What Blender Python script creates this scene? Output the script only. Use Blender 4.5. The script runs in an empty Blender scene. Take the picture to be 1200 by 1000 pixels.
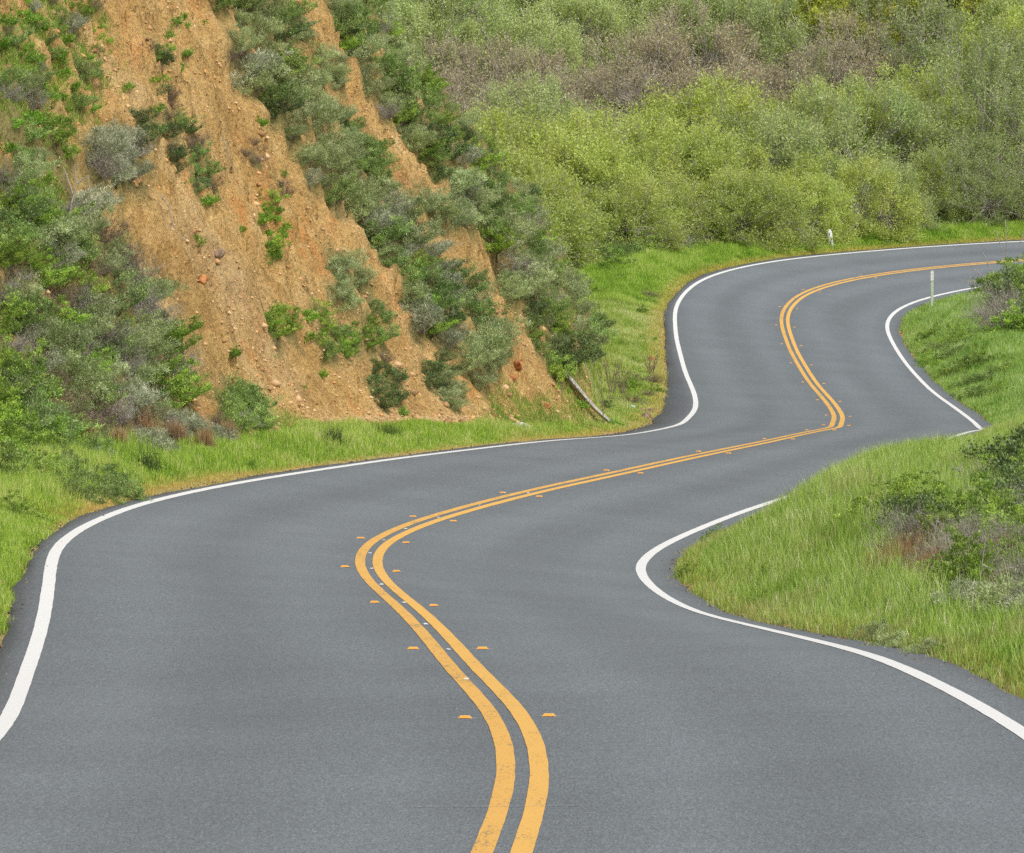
import bpy, math, random
import numpy as np
from mathutils import Vector, Matrix
random.seed(7); rng = np.random.default_rng(7)
sc = bpy.context.scene; COL = sc.collection
R = math.radians

# ------------------------------------------------------------------ helpers
def tag(o, label=None, cat=None, group=None, kind=None):
    if label: o['label'] = label
    if cat: o['category'] = cat
    if group: o['group'] = group
    if kind: o['kind'] = kind
    return o

def np_mesh(name, V, F, mat=None, smooth=False, col=None):
    """V (n,3), F (m,k) with k fixed -> mesh"""
    me = bpy.data.meshes.new(name)
    V = np.ascontiguousarray(V, dtype=np.float32); F = np.ascontiguousarray(F, dtype=np.int32)
    k = F.shape[1]
    me.vertices.add(len(V)); me.vertices.foreach_set('co', V.ravel())
    me.loops.add(F.size); me.loops.foreach_set('vertex_index', F.ravel())
    me.polygons.add(len(F)); me.polygons.foreach_set('loop_start', np.arange(0, F.size, k, dtype=np.int32))
    try: me.polygons.foreach_set('loop_total', np.full(len(F), k, dtype=np.int32))
    except Exception: pass
    if smooth: me.polygons.foreach_set('use_smooth', np.ones(len(F), dtype=bool))
    if col is not None:
        a = me.color_attributes.new('Col', 'FLOAT_COLOR', 'POINT')
        c = np.ones((len(V), 4), dtype=np.float32); c[:, :col.shape[1]] = col
        a.data.foreach_set('color', c.ravel())
    me.update(calc_edges=True)
    if mat: me.materials.append(mat)
    return me

def link(name, me, parent=None, loc=None):
    o = bpy.data.objects.new(name, me); COL.objects.link(o)
    if parent is not None: o.parent = parent
    if loc is not None: o.location = loc
    return o

class MB:
    """collects polys for ONE mesh"""
    def __init__(s): s.v = []; s.f = []
    def add(s, V, F):
        n = len(s.v); s.v += [tuple(map(float, p)) for p in V]; s.f += [tuple(i + n for i in q) for q in F]
    def tube(s, pts, rad, n=6, cap=True):
        pts = [Vector(p) for p in pts]; rings = []
        if not hasattr(rad, '__len__'): rad = [rad] * len(pts)
        for i, p in enumerate(pts):
            t = (pts[min(i + 1, len(pts) - 1)] - pts[max(i - 1, 0)]).normalized()
            a = t.cross(Vector((0.3, 0.5, 0.81))).normalized(); b = t.cross(a)
            rings.append([p + (a * math.cos(2 * math.pi * k / n) + b * math.sin(2 * math.pi * k / n)) * rad[i] for k in range(n)])
        V = [q for r in rings for q in r]; F = []
        for i in range(len(pts) - 1):
            for k in range(n):
                F.append((i * n + k, i * n + (k + 1) % n, (i + 1) * n + (k + 1) % n, (i + 1) * n + k))
        if cap: F.append(tuple(range(n))[::-1]); F.append(tuple((len(pts) - 1) * n + k for k in range(n)))
        s.add(V, F)
    def build(s, name, mat, parent=None, smooth=False):
        me = bpy.data.meshes.new(name); me.from_pydata(s.v, [], s.f); me.update()
        if mat: me.materials.append(mat)
        if smooth: me.polygons.foreach_set('use_smooth', [True] * len(me.polygons))
        return link(name, me, parent)

# vectorised value / gradient noise
_perm = rng.permutation(4096)
def _h(ix, iy, iz):
    return _perm[(_perm[(_perm[ix & 4095] + iy) & 4095] + iz) & 4095] / 4095.0
def vnoise(x, y, z=0.0):
    x = np.asarray(x, float); y = np.asarray(y, float) + 0 * x; z = np.asarray(z, float) + 0 * x
    ix = np.floor(x).astype(int); iy = np.floor(y).astype(int); iz = np.floor(z).astype(int)
    fx = x - ix; fy = y - iy; fz = z - iz
    fx = fx * fx * (3 - 2 * fx); fy = fy * fy * (3 - 2 * fy); fz = fz * fz * (3 - 2 * fz)
    r = 0
    for a in (0, 1):
        for b in (0, 1):
            for c in (0, 1):
                w = (fx if a else 1 - fx) * (fy if b else 1 - fy) * (fz if c else 1 - fz)
                r = r + w * _h(ix + a, iy + b, iz + c)
    return r * 2 - 1
def fbm(x, y, z=0.0, o=4, g=.5):
    r = 0; a = 1; t = 0
    for i in range(o):
        k = 2.03 ** i
        r = r + a * vnoise(x * k + 17 * i, y * k + 5 * i, z * k + 3 * i); t += a; a *= g
    return r / t
def sstep(x, a, b):
    t = np.clip((np.asarray(x, float) - a) / (b - a), 0, 1); return t * t * (3 - 2 * t)

# ------------------------------------------------------------------ materials
def new_mat(name):
    m = bpy.data.materials.new(name); m.use_nodes = True
    nt = m.node_tree; nt.nodes.clear()
    out = nt.nodes.new('ShaderNodeOutputMaterial')
    return m, nt, out
def N(nt, t, **kw):
    n = nt.nodes.new(t)
    for k, v in kw.items():
        if k in n.inputs.keys(): n.inputs[k].default_value = v
        else: setattr(n, k, v)
    return n
def noise(nt, scale, detail=4, rough=.55, vec=None, dim='3D'):
    n = N(nt, 'ShaderNodeTexNoise'); n.inputs['Scale'].default_value = scale
    n.inputs['Detail'].default_value = detail; n.inputs['Roughness'].default_value = rough
    if vec is not None: nt.links.new(vec, n.inputs['Vector'])
    return n.outputs['Fac']
def ramp(nt, fac, stops):
    n = nt.nodes.new('ShaderNodeValToRGB'); cr = n.color_ramp
    while len(cr.elements) < len(stops): cr.elements.new(.5)
    for e, (p, c) in zip(cr.elements, stops):
        e.position = p; e.color = (*c, 1) if len(c) == 3 else c
    nt.links.new(fac, n.inputs['Fac']); return n.outputs['Color']
def mix(nt, a, b, fac, mode='MIX'):
    n = nt.nodes.new('ShaderNodeMix'); n.data_type = 'RGBA'; n.blend_type = mode
    for s, v in ((n.inputs[0], fac), (n.inputs[6], a), (n.inputs[7], b)):
        if isinstance(v, (int, float)): s.default_value = v
        elif isinstance(v, tuple): s.default_value = (*v, 1) if len(v) == 3 else v
        else: nt.links.new(v, s)
    return n.outputs[2]
def geo_pos(nt): return nt.nodes.new('ShaderNodeNewGeometry').outputs['Position']
def bump(nt, h, strength, dist, normal=None):
    b = nt.nodes.new('ShaderNodeBump'); b.inputs['Strength'].default_value = strength; b.inputs['Distance'].default_value = dist
    nt.links.new(h, b.inputs['Height'])
    if normal is not None: nt.links.new(normal, b.inputs['Normal'])
    return b.outputs['Normal']
def principled(nt, out, color, rough=.9, normal=None, spec=.25):
    p = nt.nodes.new('ShaderNodeBsdfPrincipled')
    if isinstance(color, tuple): p.inputs['Base Color'].default_value = (*color, 1)
    else: nt.links.new(color, p.inputs['Base Color'])
    if isinstance(rough, (int, float)): p.inputs['Roughness'].default_value = rough
    else: nt.links.new(rough, p.inputs['Roughness'])
    p.inputs['Specular IOR Level'].default_value = spec
    if normal is not None: nt.links.new(normal, p.inputs['Normal'])
    nt.links.new(p.outputs[0], out.inputs['Surface']); return p

def simple_mat(name, c, rough=.8, var=.12, scale=30, bstr=.2, bd=.005, spec=.25):
    m, nt, out = new_mat(name)
    pos = geo_pos(nt); n1 = noise(nt, scale, 5, .6, pos)
    lo = tuple(x * (1 - var * 1.8) for x in c); hi = tuple(min(1, x * (1 + var)) for x in c)
    principled(nt, out, ramp(nt, n1, [(.3, lo), (.7, hi)]), rough, bump(nt, n1, bstr, bd), spec); return m

def leaf_mat(name, c, transl=.35, var=.35, objvar=.25, hue2=None):
    """leaf: per leaf variation in the Col attribute, per plant variation from Object Info"""
    m, nt, out = new_mat(name)
    at = N(nt, 'ShaderNodeAttribute', attribute_name='Col')
    sep = nt.nodes.new('ShaderNodeSeparateColor'); nt.links.new(at.outputs['Color'], sep.inputs[0])
    c2 = hue2 or tuple(min(1, x * 1.5) for x in c)
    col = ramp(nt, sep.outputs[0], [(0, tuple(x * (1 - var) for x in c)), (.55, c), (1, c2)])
    oi = nt.nodes.new('ShaderNodeObjectInfo')
    v = N(nt, 'ShaderNodeMapRange'); v.inputs['To Min'].default_value = 1 - objvar; v.inputs['To Max'].default_value = 1 + objvar
    nt.links.new(oi.outputs['Random'], v.inputs['Value'])
    big = noise(nt, .35, 2, .5, geo_pos(nt))
    h = N(nt, 'ShaderNodeHueSaturation')
    mh = N(nt, 'ShaderNodeMapRange'); mh.inputs['From Min'].default_value = .3; mh.inputs['From Max'].default_value = .7
    mh.inputs['To Min'].default_value = .49; mh.inputs['To Max'].default_value = .512
    nt.links.new(big, mh.inputs['Value']); nt.links.new(mh.outputs[0], h.inputs['Hue'])
    nt.links.new(v.outputs[0], h.inputs['Value']); nt.links.new(col, h.inputs['Color'])
    d = N(nt, 'ShaderNodeBsdfDiffuse'); t = N(nt, 'ShaderNodeBsdfTranslucent'); mx = N(nt, 'ShaderNodeMixShader')
    g = N(nt, 'ShaderNodeBsdfGlossy'); g.inputs['Roughness'].default_value = .55; g.inputs['Color'].default_value = (1, 1, 1, 1)
    mx2 = N(nt, 'ShaderNodeMixShader'); mx2.inputs[0].default_value = .04
    for q in (d, t): nt.links.new(h.outputs[0], q.inputs['Color'])
    mx.inputs[0].default_value = transl
    nt.links.new(d.outputs[0], mx.inputs[1]); nt.links.new(t.outputs[0], mx.inputs[2])
    nt.links.new(mx.outputs[0], mx2.inputs[1]); nt.links.new(g.outputs[0], mx2.inputs[2])
    nt.links.new(mx2.outputs[0], out.inputs['Surface']); return m

def vcol_mat(name, transl=.3):
    """blades: colour straight from the Col attribute"""
    m, nt, out = new_mat(name)
    at = N(nt, 'ShaderNodeAttribute', attribute_name='Col')
    d = N(nt, 'ShaderNodeBsdfDiffuse'); t = N(nt, 'ShaderNodeBsdfTranslucent'); mx = N(nt, 'ShaderNodeMixShader')
    for q in (d, t): nt.links.new(at.outputs['Color'], q.inputs['Color'])
    mx.inputs[0].default_value = transl
    nt.links.new(d.outputs[0], mx.inputs[1]); nt.links.new(t.outputs[0], mx.inputs[2])
    nt.links.new(mx.outputs[0], out.inputs['Surface']); return m

# ------------------------------------------------------------------ the road line (world metres)
P = np.array([[-12, -5, -3.2], [-8, 1, -3.4], [-5, 6.5, -3.7], [-2.9, 12, -4.0], [-1.3, 17, -4.3],
 [-0.27, 20.83, -4.43], [-0.05, 25.39, -4.78], [0.11, 29.96, -5.12], [0.0, 34.39, -5.46], [-0.37, 38.89, -5.82], [-0.65, 43.38, -6.19], [-1.01, 47.94, -6.54], [-1.42, 52.47, -6.91], [-1.73, 57.1, -7.28], [-1.8, 61.68, -7.62], [-1.6, 66.31, -7.99], [-1.2, 70.88, -8.34], [-0.41, 75.45, -8.63], [0.6, 79.98, -8.89], [1.77, 84.46, -9.15], [2.89, 88.93, -9.4], [4.04, 93.39, -9.66], [5.17, 97.81, -9.93], [6.08, 102.31, -10.23], [6.87, 106.83, -10.58], [7.47, 111.36, -10.98], [7.78, 115.93, -11.34], [8.16, 120.48, -11.63], [8.35, 125.03, -11.84], [8.43, 129.64, -11.99], [8.43, 134.23, -12.1], [8.48, 138.82, -12.18], [8.55, 143.42, -12.23], [8.61, 148.02, -12.25], [8.73, 152.63, -12.25], [8.86, 157.24, -12.23], [9.08, 161.84, -12.21], [9.53, 166.39, -12.16], [10.25, 170.91, -12.11], [11.48, 175.34, -12.07], [13.3, 179.56, -12.04], [15.72, 183.45, -12.02], [18.76, 186.9, -12.0], [22.32, 189.81, -11.99], [26.29, 192.08, -11.97],
 [30.5, 194.8, -11.93], [35.2, 195.9, -11.9], [41, 196.6, -11.9], [48, 196.6, -11.9], [57, 195.6, -11.9], [68, 193, -11.9], [80, 189, -11.9]])
BK = np.array([.013] * 5 + [0.013, 0.013, 0.013, 0.008, 0.025, -0.015, -0.061, -0.095, -0.091, -0.088, -0.1, -0.098, -0.088, -0.073, -0.064, -0.043, -0.027, 0.001, 0.021, 0.013, -0.009, -0.023, -0.044, -0.058, -0.068, -0.08, -0.092, -0.099, -0.102, -0.106, -0.104, -0.105, -0.121, -0.135, -0.137, -0.134, -0.12, -0.119, -0.119, -0.117, -.1, -.08, -.06, -.04, -.02, 0, 0])
def bspline(K, m):
    rows = []
    for i in range(K - 3):
        for t in np.arange(m) / m:
            r = np.zeros(K); r[i:i + 4] = [(1 - t) ** 3 / 6, (3 * t ** 3 - 6 * t * t + 4) / 6, (-3 * t ** 3 + 3 * t * t + 3 * t + 1) / 6, t ** 3 / 6]; rows.append(r)
    return np.array(rows)
B_ = bspline(len(P), 40); Xd = B_ @ P; bd = B_ @ BK
seg = np.r_[0, np.cumsum(np.linalg.norm(np.diff(Xd, axis=0), axis=1))]
i0 = 5 * 40; seg = seg - seg[i0]                        # station 0 at the photograph's lower edge
ST = np.arange(seg[0], seg[-1], .2)
RX = np.stack([np.interp(ST, seg, Xd[:, k]) for k in range(3)], 1); RB = np.interp(ST, seg, bd)
T_ = np.gradient(RX, axis=0); RN = np.stack([T_[:, 1], -T_[:, 0]], 1)
kk = np.ones(9) / 9
for k in (0, 1): RN[:, k] = np.convolve(np.pad(RN[:, k], 4, 'edge'), kk, 'valid')
RN /= np.linalg.norm(RN, axis=1)[:, None]
WL, WR = 3.585, 3.407
SHL = np.interp(ST, [-40, 10, 20, 35, 45, 60, 72, 84, 92, 100, 112, 125, 140, 155, 230], [.5, .45, .3, .25, .22, .22, .3, .6, .8, .75, .5, .35, .3, .3, .35])
SHR = np.interp(ST, [-40, 0, 10, 25, 38, 50, 70, 95, 115, 135, 150, 230], [.5, .5, .45, .38, .42, .35, .3, .4, .42, .42, .35, .3])
def rp(s, off, dz=0):
    """point on the road: station s, offset to the right, height above the surface"""
    x = [np.interp(s, ST, RX[:, k]) for k in range(3)]; n = [np.interp(s, ST, RN[:, k]) for k in (0, 1)]; b = np.interp(s, ST, RB)
    return np.stack([x[0] + off * n[0], x[1] + off * n[1], x[2] + off * b + dz], -1)

# ------------------------------------------------------------------ terrain height field
xs = np.unique(np.round(np.concatenate([-16 - np.cumsum(.2 * 1.12 ** np.arange(52)), np.arange(-16, 3.2, .085), np.arange(3.2, 26, .2), 26 + np.cumsum(.25 * 1.12 ** np.arange(50))]), 4))
ys = np.unique(np.round(np.concatenate([np.arange(-10, 20, 1.), np.arange(20, 62, .3), np.arange(62, 128, .14), np.arange(128, 215, .4), 215 + np.cumsum(.45 * 1.09 ** np.arange(54)), -10 - np.cumsum(1.2 ** np.arange(22))]), 4))
toe = [(-30, -60), (-21, -30), (-16, -8), (-12, 8), (-9.7, 22), (-9.2, 40), (-9.4, 56), (-8.9, 66), (-7.3, 74), (-5.3, 82), (-3.4, 90), (-1.6, 96), (0.2, 101.5), (1.45, 105.5), (1.95, 108.5), (2.1, 114), (2.25, 122), (2.4, 131), (2.45, 140), (2.0, 149), (-.5, 158), (-10, 167), (-26, 176), (-60, 190), (-200, 210), (-400, 60), (-200, -60)]
TOE = np.array(toe, float)
def poly_sd(x, y, poly):
    """signed distance, positive inside"""
    d = np.full(x.shape, 1e9); ins = np.zeros(x.shape, bool)
    for a, b in zip(poly, np.roll(poly, -1, 0)):
        e = b - a; t = np.clip(((x - a[0]) * e[0] + (y - a[1]) * e[1]) / (e @ e), 0, 1)
        d = np.minimum(d, np.hypot(x - a[0] - t * e[0], y - a[1] - t * e[1]))
        c = ((a[1] > y) != (b[1] > y)) & (x < (b[0] - a[0]) * (y - a[1]) / (b[1] - a[1] + 1e-12) + a[0]); ins ^= c
    return np.where(ins, d, -d)
def road_off(x, y):
    """signed offset from the centre line (right positive), index of the nearest station, distance beyond the white line"""
    x = np.atleast_1d(x).astype(float); y = np.atleast_1d(y).astype(float)
    J = np.empty(len(x), int)
    order = np.argsort(y); ch = np.array_split(order, max(1, len(x) // 3000))
    for c in ch:
        if not len(c): continue
        lo = min(max(y[c].min(), -8), 188) - 14; hi = max(min(y[c].max(), 196), -8) + 14
        w = np.where((RX[:, 1] > lo) & (RX[:, 1] < hi))[0][::2]
        d = (x[c][:, None] - RX[w, 0]) ** 2 + (y[c][:, None] - RX[w, 1]) ** 2
        J[c] = w[d.argmin(1)]
    dx = x - RX[J, 0]; dy = y - RX[J, 1]
    o = dx * RN[J, 0] + dy * RN[J, 1]
    s = np.sign(o); dist = np.hypot(dx, dy)
    o = np.where(dist > 8, s * dist, o)
    return o, J
mono = ST < 176
zc_y = np.r_[-60, RX[mono][:, 1], 230]; zc_z = np.r_[-2, RX[mono][:, 2], -11.97]
def terrain(x, y):
    shp = x.shape; x = x.ravel(); y = y.ravel()
    o, J = road_off(x, y)
    eL = -(WL + SHL[J]); eR = WR + SHR[J]
    on = RX[J, 2] + RB[J] * np.clip(o, -4.5, 4.5)
    far = sstep(np.abs(o), 6, 16)
    z = on * (1 - far) + np.interp(y, zc_y, zc_z) * far
    out = np.where(o < 0, eL - o, o - eR)               # distance beyond the pavement edge
    z -= .09 * (1 - sstep(out, -.02, .14))
    left = o < 0
    # verge relief
    z += np.where(out > 0, 1, 0) * .07 * fbm(x * .7, y * .5, 3) * sstep(out, 0, 1)
    # left verge rises to the toe
    z += np.where(left, .16 * np.clip(out - .3, 0, 2.2), 0) * (1 - sstep(y, 112, 120))
    z += np.where(left, .22 * sstep(out, 0, 2.5), 0) * sstep(y, 112, 120)
    # right grassy bank
    A = np.interp(y, [0, 30, 38, 50, 60, 68, 78, 84, 90, 100, 112, 125, 150, 180], [.3, .3, .4, .68, .95, 1.12, 1.06, .70, .40, .42, .5, .5, .6, .4])
    rb = A * sstep(out, 0, 2.6) + .05 * np.clip(out - 1.5, 0, 12)
    z += np.where(~left, rb, 0)
    # land beyond the far bend climbs
    bk = np.where(left, np.clip(out - 4.2, 0, 400), 0)
    dd = np.clip(y - 150, 0, 50) / 50
    z += np.clip(bk * .31, 0, 120) * sstep(y, 150, 190) * (1 + .0 * dd) + .6 * fbm(x * .06, y * .06, 9) * sstep(bk, 2, 15)
    # outside of the road on the right falls away beyond the bushes then rises far off
    z += np.where((~left) & (out > 14), -.12 * (out - 14), 0) * (1 - sstep(out, 30, 60)) + np.where((~left) & (out > 60), .12 * (out - 60) - 2, 0) * 0
    # the cut hillside
    wob = .38 * fbm(x * .30, y * .30, 1, 3)
    d = poly_sd(x, y, TOE) + wob * sstep(y, 55, 70)
    dn = np.clip(d, 0, None)
    # gullies run down the fall line (across the toe line)
    u = y + x * .25
    g = fbm(u * .5 + .5 * fbm(x * .4, y * .4, 3, 2), dn * .30, 7, 4, .6)
    rid = 1 - np.abs(fbm(u * .30 + 9, dn * .2, 2, 3))
    steep = 1.86 * dn; nose = np.where(dn < .95, 2.5 * dn, 2.375 + 1.27 * (dn - .95)); nb = sstep(y, 101, 111); steep = steep * (1 - nb) + nose * nb
    cap = 13.5 + (dn - 7.2) * .62
    h = np.where(steep < cap, steep, cap)
    h = np.where(dn < .9, (.99 * dn ** 1.5 + .14 * dn) * (1 - nb) + h * nb, h - .72 * (1 - nb))
    h = np.clip(h, 0, None)
    env = sstep(dn, .3, 2.0); wx = fbm(x * .5, y * .5, h * .3, 3)
    cl = np.abs(fbm(x * 1.4 + wx, y * 1.2, h * .9 + 5, 4, .6)); cl2 = np.abs(fbm(x * 4.5, y * 3.4, h * 2.8 + 9, 3, .65))
    q = h * 1.15 + .5 * x + .22 * y + 1.4 * wx; fr = q - np.floor(q); led = (sstep(fr, .55, .95) - fr) * np.clip(.5 + 1.6 * fbm(x * .4, y * .3, 21, 2), 0, 1)
    h = h + env * (.40 - .85 * np.clip(cl, 0, .5) - .25 * np.clip(cl2, 0, .4) + .45 * led)
    h = h + env * (.80 * g + .60 * (rid - .75) + .42 * fbm(x * 1.1, y * 1.0, h * .7, 5, .65) + .10 * fbm(x * 4.2, y * 3.2, h * 2.2, 3, .6))
    z = z + np.clip(h, 0, None)
    return z.reshape(shp), d.reshape(shp), o.reshape(shp), out.reshape(shp)
GX, GY = np.meshgrid(xs, ys)
GZ, GD, GO, GOUT = terrain(GX, GY)
def samp(F, x, y):
    x = np.asarray(x, float); y = np.asarray(y, float)
    i = np.clip(np.searchsorted(xs, x) - 1, 0, len(xs) - 2); j = np.clip(np.searchsorted(ys, y) - 1, 0, len(ys) - 2)
    fx = np.clip((x - xs[i]) / (xs[i + 1] - xs[i]), 0, 1); fy = np.clip((y - ys[j]) / (ys[j + 1] - ys[j]), 0, 1)
    return (F[j, i] * (1 - fx) + F[j, i + 1] * fx) * (1 - fy) + (F[j + 1, i] * (1 - fx) + F[j + 1, i + 1] * fx) * fy
def gz(x, y): return samp(GZ, x, y)

# camera numbers, used here to find where on the terrain a traced spot of the photograph stands
FPX = 5692.7; TH = math.atan(560 / FPX)
FW = np.array([0, math.cos(TH), -math.sin(TH)]); UP = np.array([0, math.sin(TH), math.cos(TH)]); RT = np.array([1., 0, 0])
DS = np.exp(np.arange(math.log(24), math.log(330), .0012))
def ground_at(px, py):
    px = np.atleast_1d(px).astype(float); py = np.atleast_1d(py).astype(float); out = []
    for a, b in zip(px, py):
        r = FW + (a - 600) / FPX * RT - (b - 500) / FPX * UP; Q = DS[:, None] * r
        g = Q[:, 2] - gz(Q[:, 0], Q[:, 1]); k = np.where(g < 0)[0]
        out.append(Q[k[0]] if len(k) else Q[-1])
    return np.array(out)
def pxm(Y): return FPX / Y

# ---- terrain meshes: hillside and ground share the grid
nx, ny = len(xs), len(ys)
# crumbly relief pushed out along the slope's own normal (clods, hollows, small overhangs)
gzx = np.gradient(GZ, xs, axis=1); gzy = np.gradient(GZ, ys, axis=0)
kx = np.ones(5) / 5; gzx = np.apply_along_axis(lambda a: np.convolve(a, kx, 'same'), 1, gzx)
ln_ = np.sqrt(gzx ** 2 + gzy ** 2 + 1)
m_ = (GD > -.2) & (GY > 55) & (GY < 150) & (GX > -17)
DA = np.zeros(GZ.shape); a_, b_, c_ = GX[m_], GY[m_], GZ[m_]
DA[m_] = sstep(GD[m_], -.1, .8) * (.20 * fbm(a_ * 1.7, b_ * 1.5, c_ * 1.5, 4, .6) - .26 * np.abs(fbm(a_ * 3.1 + 4, b_ * 2.6, c_ * 2.8, 4, .65)) + .07 * fbm(a_ * 9, b_ * 6, c_ * 8, 2) + .05)
DVX, DVY, DVZ = -gzx / ln_ * DA, -gzy / ln_ * DA, DA / ln_
V = np.stack([(GX + DVX).ravel(), (GY + DVY).ravel(), (GZ + DVZ).ravel()], 1)
ii = (np.arange(ny - 1)[:, None] * nx + np.arange(nx - 1)[None]).ravel()
F = np.stack([ii, ii + 1, ii + 1 + nx, ii + nx], 1)
cd = (GD[:-1, :-1] + GD[1:, 1:]).ravel() / 2; cx = GX[:-1, :-1].ravel(); cy = GY[:-1, :-1].ravel()
ishill = (cd > .15)
HM = None
def sub(mask):
    f = F[mask]; u, inv = np.unique(f, return_inverse=True); return u, inv.reshape(f.shape)

# ground cover mask: r = grass amount, g = dry amount
def soil_mat():
    m, nt, out = new_mat('hillside_clay')
    pos = geo_pos(nt)
    mp = N(nt, 'ShaderNodeMapping'); mp.inputs['Scale'].default_value = (1, 1, .45); mp.inputs['Rotation'].default_value = (0, R(30), 0)
    nt.links.new(pos, mp.inputs[0]); v = mp.outputs[0]
    a = noise(nt, .55, 6, .6, v); b = noise(nt, 3.2, 6, .65, v); c = noise(nt, 16, 6, .7, pos); f = noise(nt, .22, 3, .5, pos)
    col = ramp(nt, a, [(.28, (.31, .18, .065)), (.45, (.53, .34, .125)), (.58, (.66, .45, .185)), (.75, (.72, .55, .27))])
    col = mix(nt, col, ramp(nt, b, [(.3, (.32, .185, .07)), (.5, (.59, .38, .145)), (.7, (.80, .59, .29))]), .5)
    rust = ramp(nt, noise(nt, .9, 5, .6, v), [(.56, (0, 0, 0)), (.68, (1, 1, 1))])
    rs = nt.nodes.new('ShaderNodeSeparateColor'); nt.links.new(rust, rs.inputs[0])
    mm = N(nt, 'ShaderNodeMath', operation='MULTIPLY'); nt.links.new(rs.outputs[0], mm.inputs[0]); mm.inputs[1].default_value = .5
    col = mix(nt, col, (.66, .27, .08), mm.outputs[0])
    gry = ramp(nt, f, [(.55, (0, 0, 0)), (.7, (1, 1, 1))]); gs = nt.nodes.new('ShaderNodeSeparateColor'); nt.links.new(gry, gs.inputs[0])
    m3 = N(nt, 'ShaderNodeMath', operation='MULTIPLY'); nt.links.new(gs.outputs[0], m3.inputs[0]); m3.inputs[1].default_value = .35
    col = mix(nt, col, (.50, .41, .30), m3.outputs[0])
    vor = N(nt, 'ShaderNodeTexVoronoi'); vor.inputs['Scale'].default_value = 11; vor.inputs['Randomness'].default_value = 1; nt.links.new(pos, vor.inputs['Vector'])
    col = mix(nt, col, ramp(nt, c, [(.3, (.38, .34, .30)), (.48, (.95, .95, .95)), (.75, (1.35, 1.3, 1.2))]), .9, 'MULTIPLY')
    col = mix(nt, col, ramp(nt, vor.outputs['Distance'], [(.0, (1.18, 1.15, 1.1)), (.6, (.78, .76, .74))]), .5, 'MULTIPLY')
    at = N(nt, 'ShaderNodeAttribute', attribute_name='Col'); s2 = nt.nodes.new('ShaderNodeSeparateColor'); nt.links.new(at.outputs['Color'], s2.inputs[0])
    veg = ramp(nt, c, [(.3, (.10, .11, .04)), (.7, (.28, .26, .10))])
    col = mix(nt, col, veg, s2.outputs[0])
    nr = bump(nt, b, .9, .16); nr = bump(nt, c, 1., .06, nr); nr = bump(nt, vor.outputs['Distance'], .6, -.03, nr)
    principled(nt, out, col, .95, nr, .1); return m
def ground_mat():
    m, nt, out = new_mat('ground_soil_and_litter')
    pos = geo_pos(nt)
    a = noise(nt, .8, 6, .6, pos); c = noise(nt, 14, 6, .7, pos)
    at = N(nt, 'ShaderNodeAttribute', attribute_name='Col'); s2 = nt.nodes.new('ShaderNodeSeparateColor'); nt.links.new(at.outputs['Color'], s2.inputs[0])
    grass = ramp(nt, c, [(.3, (.14, .17, .04)), (.7, (.34, .38, .10))])
    dirt = ramp(nt, c, [(.3, (.26, .16, .08)), (.5, (.50, .32, .17)), (.75, (.66, .46, .26))])
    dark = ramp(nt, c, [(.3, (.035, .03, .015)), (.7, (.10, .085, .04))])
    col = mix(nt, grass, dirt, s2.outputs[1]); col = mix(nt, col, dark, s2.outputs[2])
    principled(nt, out, col, .95, bump(nt, c, .6, .03), .1); return m
u, f = sub(ishill)
hx, hy, hd = V[u, 0], V[u, 1], GD.ravel()[u]
hm = np.zeros((len(u), 3)); hillVeg_idx = u
HILLM = soil_mat()
# vegetation stain on the hillside: top-left corner and low left mass
stain = sstep(fbm(hx * .8, hy * .6, V[u, 2] * .6, 4), -.25, .15) * (1 - sstep(hy, 82, 88) * 1) * .85
stain = np.maximum(stain, sstep(hy, 108, 112) * .85)
hm[:, 0] = np.clip(stain, 0, 1)
me = np_mesh('hillside', V[u], f, HILLM, True, hm)
tag(link('hillside', me), 'steep orange clay cut slope rising on the left of the road', 'hillside', kind='structure')
u, f = sub(~ishill)
gx, gy, go, gout = V[u, 0], V[u, 1], GO.ravel()[u], GOUT.ravel()[u]
gm = np.zeros((len(u), 3))
edge = (1 - sstep(gout, .0, .45 + .35 * fbm(gx * .5, gy * .5, 4)))
bare = sstep(fbm(gx * .6, gy * .35, 8, 4), .12, .4) * .7
talus = sstep(GD.ravel()[u], -1.0, -.3) * sstep(gy, 84, 92)
gm[:, 1] = np.clip(np.maximum(np.maximum(edge * .55, bare * (gout < 2.5)), talus * .8), 0, 1)
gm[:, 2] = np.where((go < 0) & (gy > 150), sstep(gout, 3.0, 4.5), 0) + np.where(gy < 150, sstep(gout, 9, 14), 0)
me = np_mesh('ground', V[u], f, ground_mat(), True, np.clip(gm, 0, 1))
tag(link('ground', me), 'grassy verges and scrub land around the road', 'ground', kind='structure')

# ------------------------------------------------------------------ road and its markings
def strip(name, s, offs, dz, mat, label=None, cat=None):
    """offs: list of arrays of offsets (per station), dz list"""
    rows = [rp(s, o, z) for o, z in zip(offs, dz)]
    k = len(rows); n = len(s)
    V = np.stack(rows, 1).reshape(-1, 3); i = (np.arange(n - 1)[:, None] * k + np.arange(k - 1)[None]).ravel()
    Fq = np.stack([i, i + 1, i + 1 + k, i + k], 1)
    uv = np.stack([np.repeat(s, k) / 200 + .2, np.stack([o + 0 * s for o in offs], 1).ravel() / 10 + .5, np.zeros(n * k)], 1)
    me = np_mesh(name, V, Fq, mat, True, uv)
    return tag(link(name, me), label, cat, kind='structure')
def road_coords(nt):
    at = N(nt, 'ShaderNodeAttribute', attribute_name='Col')
    s = nt.nodes.new('ShaderNodeSeparateColor'); nt.links.new(at.outputs['Color'], s.inputs[0]); return s
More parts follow.
